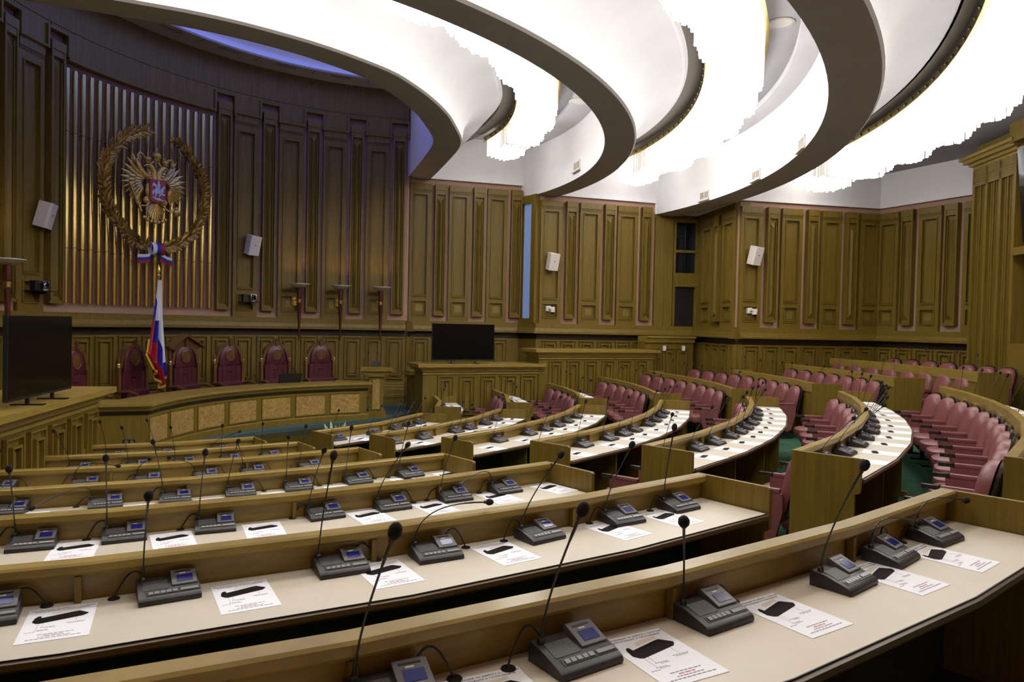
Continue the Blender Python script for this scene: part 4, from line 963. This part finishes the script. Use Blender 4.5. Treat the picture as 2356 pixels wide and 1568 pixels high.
for s in (-1,1):
    # wings: fan of feathers in three layers
    for layer,(n_,l0,l1,w_,yy) in enumerate(((11,.53,.30,.085,.03),(10,.36,.22,.075,.055),(9,.20,.14,.07,.08))):
        for i in range(n_):
            t=i/(n_-1); a=rad(122+132*t); ln=l0+(l1-l0)*t**.8
            px,pz=-.20-.10*math.sin(PI*t*.7),.20-.16*t
            aa=a if s<0 else PI-a
            leafmesh(b,((-.0+px)*(1 if s<0 else -1),pz),aa,ln,w_,.018,yy)
    b.tube([(s*.16,.06,.22),(s*.24,.07,.26),(s*.33,.07,.36),(s*.40,.06,.50)],[.05,.05,.04,.02],8)
    # neck, head, beak
    b.tube([(s*.03,.06,.14),(s*.045,.07,.26),(s*.07,.08,.36),(s*.12,.09,.435),(s*.17,.09,.45)],[.075,.065,.055,.05,.04],10)
    b.tube([(s*.17,.09,.455),(s*.23,.09,.445),(s*.265,.09,.41)],[.032,.022,.004],8); b.tube([(s*.17,.09,.44),(s*.215,.09,.405)],[.02,.004],6)
    for q in range(5): leafmesh(b,(s*(.06+.02*q),.18+.05*q),rad(200 if s<0 else -20)+.2*q,.09,.05,.012,.09)
    # thigh and claw
    b.ell((s*.17,.06,-.20),(.085,.05,.075)); b.tube([(s*.17,.07,-.26),(s*.20,.08,-.32),(s*.32,.09,-.33 if s<0 else -.37)],[.03,.02,.014],7)
    for q in range(3): b.tube([(s*.32,.09,-.34),(s*(.36+.01*q),.10,-.36+.04*q),(s*(.37+.01*q),.12,-.33+.04*q)],[.014,.01,.005],5)
    for q in range(4): leafmesh(b,(s*.04,-.22-.03*q),rad(270)+s*(.45+.27*q),.26-.03*q,.09,.02,.05)
b.ell((0,.02,0),(.19,.07,.24))
for q in range(7): leafmesh(b,(0,-.20),rad(270)+(q-3)*.17,.42-.015*abs(q-3)**2,.09,.022,.06)
for q in range(7): a=rad(270)+(q-3)*.2; b.ell((.40*math.cos(a),.05,-.20+.40*math.sin(a)),(.035,.03,.035))
b.build('eagle_body','gold',eagle,smooth=True)
def crown(x,z,k):
    b=MB(T=FE@Matrix.Translation((x,.08,z))); b.lathe([(.055*k,0),(.06*k,.02*k),(.045*k,.03*k),(.075*k,.075*k),(.07*k,.11*k),(.03*k,.145*k),(.012*k,.15*k),(.018*k,.165*k),(0,.18*k)],10); b.box((0,0,.20*k),(.012*k,.01,.05*k)); b.box((0,0,.205*k),(.035*k,.01,.012*k)); b.build('crown','gold',eagle,smooth=True)
crown(-.185,.49,.85); crown(.185,.49,.85); crown(0,.56,1.15)
b=MB(T=FE)
for s in (-1,1): b.tube([(s*.02,.06,.60),(s*.06,.06,.53),(s*.13,.06,.47),(s*.20,.06,.52),(s*.27,.06,.63),(s*.34,.06,.655),(s*.38,.06,.60),(s*.36,.06,.54),(s*.41,.06,.50)],[.02,.018,.016,.018,.022,.022,.022,.018,.02],7)
b.build('crown_ribbon','gold',eagle,smooth=True)
b=MB(T=FE); b.tube([(-.53,.10,.0),(-.44,.10,-.20),(-.335,.12,-.44)],[.03,.018,.026],8); b.ell((-.54,.10,.03),(.045,.04,.05)); b.tube([(-.42,.10,-.25),(-.38,.12,-.33)],[.035,.035],8); b.build('scepter','gold',eagle,smooth=True)
b=MB(T=FE); b.ell((.43,.10,-.37),(.075,.06,.075)); b.box((.43,.10,-.28),(.015,.015,.07)); b.box((.43,.10,-.275),(.05,.015,.015)); b.lathe([(.078,-.38),(.082,-.37),(.078,-.36)],14,T=FE@Matrix.Translation((.43,.10,0))); b.build('orb','gold',eagle,smooth=True)
b=MB(T=FE); b.prism([(-.165,.20),(.165,.20),(.165,-.19),(.12,-.225),(.04,-.225),(0,-.25),(-.04,-.225),(-.12,-.225),(-.165,-.19)],.10,.135,axis='y'); sh=b.build('shield','shield',eagle,bevel=.006)
b=MB(T=FE)
horse=[(-.10,-.02),(-.07,.03),(-.01,.04),(.05,.03),(.08,.06),(.095,.10),(.13,.09),(.135,.06),(.11,.05),(.10,.0),(.08,-.04),(.12,-.06),(.14,-.05),(.13,-.09),(.09,-.08),(.06,-.07),(.03,-.12),(.0,-.12),(.02,-.07),(-.03,-.06),(-.05,-.12),(-.085,-.13),(-.06,-.06),(-.10,-.07),(-.12,-.12),(-.135,-.06),(-.13,-.0)]
b.prism(horse,.135,.15,axis='y')
b.prism([(-.02,.03),(-.05,.10),(-.10,.14),(-.12,.11),(-.13,.06),(-.09,.08),(-.05,.02)],.136,.148,axis='y'); b.prism([(-.03,.03),(-.035,.12),(.0,.135),(.03,.11),(.025,.03)],.14,.155,axis='y'); b.ell((0,.147,.155),(.022,.012,.025)); b.tube([(-.03,.155,.14),(.07,.155,-.10)],.006,5)
b.prism([(-.12,-.13),(-.04,-.15),(.02,-.14),(.07,-.17),(.14,-.17),(.11,-.19),(.04,-.185),(-.02,-.19),(-.08,-.17),(-.13,-.15)],.136,.148,axis='y')
b.build('horseman_relief','rider',sh)
wre=empty('laurel_wreath',tuple((FE@Vector((0,0,-1.1)))),'large gilded laurel and oak wreath encircling the eagle crest','wreath')
def branch(side,name,step,kind):
    b=MB(T=FE); rx,rz=1.06,1.09; a0_,a1_=rad(-96 if side<0 else -84),rad(-270+18 if side<0 else 90-24); n=40; rnd=random.Random(5 if side<0 else 9); pts=[]
    for i in range(n+1):
        a=a0_+(a1_-a0_)*i/n; pts.append((rx*math.cos(a)*(1-.04*(1 if math.sin(a)>.6 else 0)),.06,rz*math.sin(a)+.02))
    b.tube(pts,.018,6)
    for i in range(1,n+1):
        p=pts[i]; q=pts[i-1]; t=math.atan2(p[2]-q[2],p[0]-q[0]); sc_=1.0 if i<n-3 else .85
        for k,(da,l,w_) in enumerate(((.55,.23,.075),(-.55,.23,.075),(.15,.2,.07),(.95,.17,.06),(-.95,.17,.06))):
            if kind=='oak': l*=.86; w_*=1.15; da*=1.15
            leafmesh(b,(p[0],p[2]),t+da+rnd.uniform(-.2,.2),l*sc_*rnd.uniform(.85,1.1),w_,.012,.06+rnd.uniform(0,.05),tilt=rnd.uniform(.0,.10))
    b.build(name,'olivegold',wre,smooth=False)
branch(-1,'laurel_branch',1,'laurel'); branch(1,'oak_branch',1,'oak')
b=MB(T=FE@Matrix.Translation((0,.09,-1.11))@Matrix.Rotation(PI/2,4,'Y'))
for k,(x0,x1) in enumerate(((-.12,-.03),(-.03,.055),(.055,.14))):
    bb=b; n=14; v=[]
    for x in (x0,x1):
        for i in range(n): a=2*PI*i/n; v.append((.12*math.cos(a),.085*math.sin(a),x))
    bb.add(v,[(i,(i+1)%n,n+(i+1)%n,n+i) for i in range(n)],mi=k)
rb=b.build('ribbon_knot',['fwhite','fblue','fred'],wre,smooth=True)
for s in (-1,1):
    b=MB(T=FE); n=5
    for k in range(3):
        v=[]
        for i in range(n+1):
            t=i/n; x=s*(.10+.27*t); z0=-1.17-.10*t-.02*math.sin(t*5); y=.08+.04*math.sin(t*6)
            for kk in (k,k+1):
                w_=.17*(kk/3)
                v.append((x-s*w_*.35*-1*0+ s*(.0) - (w_*.55 if s<0 else -w_*.55)*-1*0,y,z0-w_))
        f=[(2*i,2*i+1,2*i+3,2*i+2) for i in range(n)]; b.add(v,f,mi=k)
    b.build('ribbon_tail',['fwhite','fblue','fred'],rb,smooth=True)
# ================================================================ TORCHES, SPEAKERS, CAMERAS
def torch(phi,label):
    F=wframe(phi,WR-.0,0); r_=WR-.42; p=WP(phi,r_); root=empty('wall_torch',(p[0],p[1],2.0),label,'lamp','torch lamps on the curved wall')
    b=MB(); b.lathe([(.0,1.99),(.010,2.0),(.016,2.06),(.022,2.10),(.020,2.12),(.052,2.85),(.06,3.10),(.06,3.17),(0,3.17)],14,c=p); b.build('shaft','redwood',root,smooth=True)
    b=MB(); b.lathe([(.058,2.83),(.062,2.835),(.062,2.85),(.057,2.855),(.057,2.89),(.062,2.895),(.062,2.92),(.056,2.925)],14,c=p); b.build('collar','brass',root,smooth=True)
    b=MB(); b.lathe([(.03,3.165),(.06,3.17),(.13,3.19),(.20,3.228),(.225,3.25),(.19,3.24),(.10,3.215),(.0,3.20)],24,c=p); bw=b.build('bowl','silver',root,smooth=True)
    b=MB(); b.lathe([(.215,3.245),(.238,3.25),(.240,3.268),(.18,3.272),(.12,3.262),(.0,3.26)],24,c=p); b.build('bowl_rim','silver',bw,smooth=True)
    b=MB(T=F); b.prism([(-.055+.0,2.78),(.055,2.78),(.07,2.83),(.07,2.95),(.055,3.0),(-.055,3.0),(-.07,2.95),(-.07,2.83)],.06,.08,axis='y'); b.tube([(0,.07,2.9),(0,.2,2.93),(0,.36,2.9)],.014,8); b.build('wall_bracket','brass',root)
    ld=bpy.data.lights.new('torch_light','SPOT'); ld.energy=TORCH_W; ld.color=(1,.66,.44); ld.spot_size=rad(125); ld.spot_blend=.9; ld.shadow_soft_size=.05
    lo=bpy.data.objects.new('torch_light',ld); COL.objects.link(lo); lo.parent=root; lo.location=(0,0,1.27); d=Vector((0,0,1)); lo.rotation_euler=(PI,0,0)
TORCH_W=17
torch(30.0,'torch shaped wall lamp with red wooden shaft, leftmost of the three right of the crest')
torch(38.9,'torch shaped wall lamp with red wooden shaft, middle of the three right of the crest')
torch(47.7,'torch shaped wall lamp with red wooden shaft, rightmost of the three right of the crest')
torch(-30.4,'torch shaped wall lamp at the left edge of the view, only its bowl rim showing')
def speaker(F,z,yaw,label,tilt=14):
    T=F@Matrix.Translation((0,.20,z))@Matrix.Rotation(rad(yaw),4,'Z')@Matrix.Rotation(rad(tilt),4,'X')
    T=F@Matrix.Translation((0,.20,z))@Matrix.Rotation(rad(yaw),4,'Z')@Matrix.Rotation(rad(-tilt),4,'X')
    root=empty('wall_speaker',tuple(T.translation),label,'speaker','white wall speakers')
    b=MB(T=T); b.prism([(-.14,.10),(.14,.10),(.14,.06),(.09,-.12),(-.09,-.12),(-.14,.06)],-.21,.21); b.build('cabinet','offwhite',root,bevel=.004)
    b=MB(T=T); b.box((0,.103,.02),(.022,.006,.022)); b.build('tweeter_opening','black',root)
    b=MB(T=F); b.box((0,.045,z),(.06,.09,.10)); b.build('wall_bracket','offwhite',root)
speaker(wframe(-19.9),4.08,-25,'white wall speaker angled down, left of the crest'); speaker(wframe(20.75),4.06,-20,'white wall speaker angled down, right of the crest')
FW2=frame(W2a+d11*.29,d11); d3=(W3b-W3a).normalized(); FW3=frame(W3a+d3*.29,d3)
speaker(FW2,4.03,-18,'white wall speaker on the oak panel beside the pale blue strip window'); speaker(FW3,4.15,-25,'white wall speaker on the oak panel right of the dark recess')
def ptz(F,z,label,shelf=True):
    root=empty('surveillance_camera',tuple(F@Vector((0,.2,z))),label,'camera')
    if shelf:
        b=MB(T=F); b.box((-.03,.18,z-.10),(.36,.30,.015)); b.prism([(-.04,.06),(.04,.06),(.02,.30),(-.02,.30)],z-.15,z-.108); b.build('shelf','black',root)
        b=MB(T=F); b.box((-.12,.18,z-.01),(.09,.10,.16)); b.build('power_box','black',root,bevel=.004)
        b=MB(T=F@Matrix.Translation((.06,.2,z-.092))); b.lathe([(0,0),(.075,0),(.075,.03),(.06,.04),(0,.04)],16); b.build('base','greymetal',root,smooth=True)
        b=MB(T=F@Matrix.Translation((.06,.2,z-.0))); b.box((-.055,0,0),(.015,.07,.13)); b.box((.055,0,0),(.015,.07,.13)); b.box((0,0,.065),(.12,.06,.015)); b.ell((0,0,.0),(.048,.055,.055)); b.build('head','greymetal',root,smooth=True,bevel=.003)
        b=MB(T=F@Matrix.Translation((.06,.25,z))@Matrix.Rotation(-PI/2,4,'X')); b.lathe([(0,0),(.032,0),(.032,.012),(.022,.012),(.02,.006),(0,.006)],14); b.build('lens','blackgloss',root,smooth=True)
    else:
        b=MB(T=F); b.box((-.04,.06,z+.03),(.12,.12,.13)); b.box((.02,.15,z+.045),(.13,.14,.05)); b.build('wall_arm','offwhite',root,bevel=.006)
        b=MB(T=F@Matrix.Translation((.04,.18,z-.03))); b.lathe([(0,-.03),(.055,-.03),(.06,.0),(.06,.05),(0,.05)],16); b.build('housing','offwhite',root,smooth=True)
        b=MB(T=F); b.ell((.04,.18,z-.062),(.045,.045,.045)); b.build('dome','blackgloss',root,smooth=True)
ptz(wframe(-20.6),2.93,'remote control video camera on a black shelf, left of the brass tubes'); ptz(wframe(20.5),2.92,'remote control video camera on a black shelf, right of the brass tubes')
ptz(FW2,2.84,'white dome camera on the oak panel beside the pale blue strip window',False); ptz(FW3,2.86,'white dome camera on the oak panel right of the dark recess',False)
# ================================================================ LECTERN
lx,ly=3.95,1.12; FLc=frame((lx,ly),(math.cos(rad(12)),math.sin(rad(12))),ZPOD); lec=empty('lectern',(lx,ly,ZPOD),'oak lectern with burl front and wide moulded top at the right end of the bench','lectern')
b=MB(T=FLc); b.box((0,-.2,.05),(.40,.44,.10)); b.box((0,-.2,.115),(.36,.40,.03)); b.build('plinth','wood',lec)
b=MB(T=FLc); b.box((0,-.2,.50),(.30,.34,.78)); b.build('shaft','wood',lec)
b=MB(T=FLc); b.box((0,-.025,.49),(.15,.012,.62)); b.build('burl_panel','burl',lec)
b=MB(T=FLc); 
for x0,x1,z0,z1 in ((-.10,-.08,.16,.82),(.08,.10,.16,.82),(-.10,.10,.80,.82),(-.10,.10,.16,.18)): b.box(((x0+x1)/2,-.02,(z0+z1)/2),(x1-x0,.02,z1-z0))
b.build('panel_frame','wood',lec)
b=MB(T=FLc)
for e,z0,z1 in ((.16,.85,.88),(.20,.88,.91),(.26,.91,.94),(.30,.94,.965)): b.box((0,-.2,(z0+z1)/2),(2*e,.36+e*.5,z1-z0))
b.hexa([(-.34,-.48,.965),(.34,-.48,.965),(.34,.10,.965),(-.34,.10,.965)],[(-.36,-.48,1.0),(.36,-.48,1.0),(.32,.12,1.06),(-.32,.12,1.06)]); b.build('top','woodh',lec)
b=MB(T=FLc); b.box((-.02,-.1,1.10),(.17,.03,.12)); b.box((-.02,-.12,1.03),(.08,.06,.06)); b.build('display','unit',lec,bevel=.004)
for s,hx in ((-.26,.09),(.22,-.20)):
    mm=empty('lectern_microphone',tuple(FLc@Vector((s,-.1,1.05))),'thin gooseneck microphone on the %s side of the lectern top'%('left' if s<0 else 'right'),'microphone')
    b=MB(T=FLc); b.tube([(s,-.1,1.02),(s,-.1,1.12),(s+hx*.4,-.1,1.22),(s+hx,-.1,1.34)],.005,6); g=b.build('gooseneck','unit',mm,smooth=True)
    b=MB(T=FLc); b.ell((s+hx*1.03,-.1,1.35),(.013,.013,.02)); b.build('foam_head','foam',g,smooth=True)
# ================================================================ SMALL THINGS
tD=(DB[1]-DB[0]).normalized()
for s,who in ((.56,'left'),(1.15,'right')):
    F=frame(DB[0]+tD*s,tD); root=empty('wall_control_box',tuple(F@Vector((0,0,1.94))),'small white control box on dado panelling, %s one of the pair'%who,'box')
    b=MB(T=F); b.box((0,.055,1.94),(.075,.05,.13)); b.build('casing','offwhite',root,bevel=.004); b=MB(T=F); b.box((0,.082,1.955),(.03,.005,.05)); b.build('cover','white',root)
def vent(F,label):
    root=empty('air_vent',tuple(F.translation),label,'vent')
    b=MB(T=F); 
    for x0,x1,z0,z1 in ((-.20,.20,.075,.10),(-.20,.20,-.10,-.075),(-.20,-.18,-.1,.1),(.18,.20,-.1,.1),(-.006,.006,-.1,.1)): b.box(((x0+x1)/2,.01,(z0+z1)/2),(x1-x0,.02,z1-z0))
    b.box((0,.03,-.125),(.46,.06,.01)); b.build('frame','offwhite',root)
    b=MB(T=F); b.box((0,.002,0),(.36,.004,.15)); b.build('shaft_opening','slot',root)
    b=MB(T=F)
    for k in range(7): b.box((0,.010,-.066+.022*k),(.36,.012,.008))
    b.build('louvre','offwhite',root)
def fascia_frame(r,deg,z): # inner side of a ring, facing the centre
    p=P(r,deg); t=Vector((math.sin(rad(deg)),-math.cos(rad(deg)))); return frame(p,(-math.sin(rad(deg)),math.cos(rad(deg))) if False else (t.x,t.y),z)
# inner fascia radii 8.36 and 11.60
def vf(r,deg,z):
    T=fascia_frame(r,deg,z); p=Vector(P(r,deg)); 
    if (T.col[1].xy).dot(p)>0: T=frame(P(r,deg),(-math.sin(rad(deg)),math.cos(rad(deg))),z)
    if (T.col[1].xy).dot(p)>0: T=fascia_frame(r,deg,z)
    return T
for r,deg,z,who in ((8.355,14.5,zc(3.52),'grey louvred air vent in the white inner face of the middle ceiling ring'),(11.595,-9,zc(3.09),'grey louvred air vent high on outer ceiling ring face, rightmost of three'),(11.595,3.6,zc(3.11),'grey louvred air vent on outer ceiling ring face, middle of three'),(11.595,15.5,zc(3.12),'grey louvred air vent on outer ceiling ring face, leftmost of three')):
    vent(vf(r,deg,z),who)
for r,deg,z,who in ((11.12,-17.6,zc(4.40),'round flush ceiling lamp near the top of the middle ceiling bay'),(11.25,1.5,zc(4.40),'round flush ceiling lamp half hidden behind the middle chandelier'),(8.1,4,zc(4.45),'round flush ceiling lamp right of the innermost chandelier')):
    p=P(r-.12,deg); root=empty('ceiling_lamp',(p[0],p[1],z),who,'lamp')
    b=MB(T=Matrix.Translation((p[0],p[1],z))); b.lathe([(.19,0),(.20,-.012),(.165,-.02),(.16,0)],24); b.build('trim_ring','offwhite',root,smooth=True)
    b=MB(T=Matrix.Translation((p[0],p[1],z))); b.lathe([(0,-.001),(.16,-.001),(.158,-.01),(0,-.012)],24); b.build('diffuser','lampdisc',root)
# lilies between podium and the front row of the middle block
pl=empty('potted_plant',(4.06,-2.66,.0),'small plant with pale striped leaves peeking above the front desk row','plant')
b=MB(T=Matrix.Translation((4.06,-2.66,0))); b.lathe([(0,0),(.10,0),(.14,.5),(.15,.62),(.13,.62),(.12,.58),(0,.58)],16); b.build('pot','offwhite',pl,smooth=True)
rnd=random.Random(4)
for q in range(11):
    a=q*2*PI/11+rnd.uniform(-.2,.2); b=MB(T=Matrix.Translation((4.06,-2.66,.60))@Matrix.Rotation(a,4,'Z')@Matrix.Rotation(rad(rnd.uniform(5,40)),4,'X'))
    leafmesh(b,(.06,0.0),rad(rnd.uniform(40,80)),rnd.uniform(.22,.34),.06,.004,0,tilt=.05); b.build('leaf','leaf',pl)
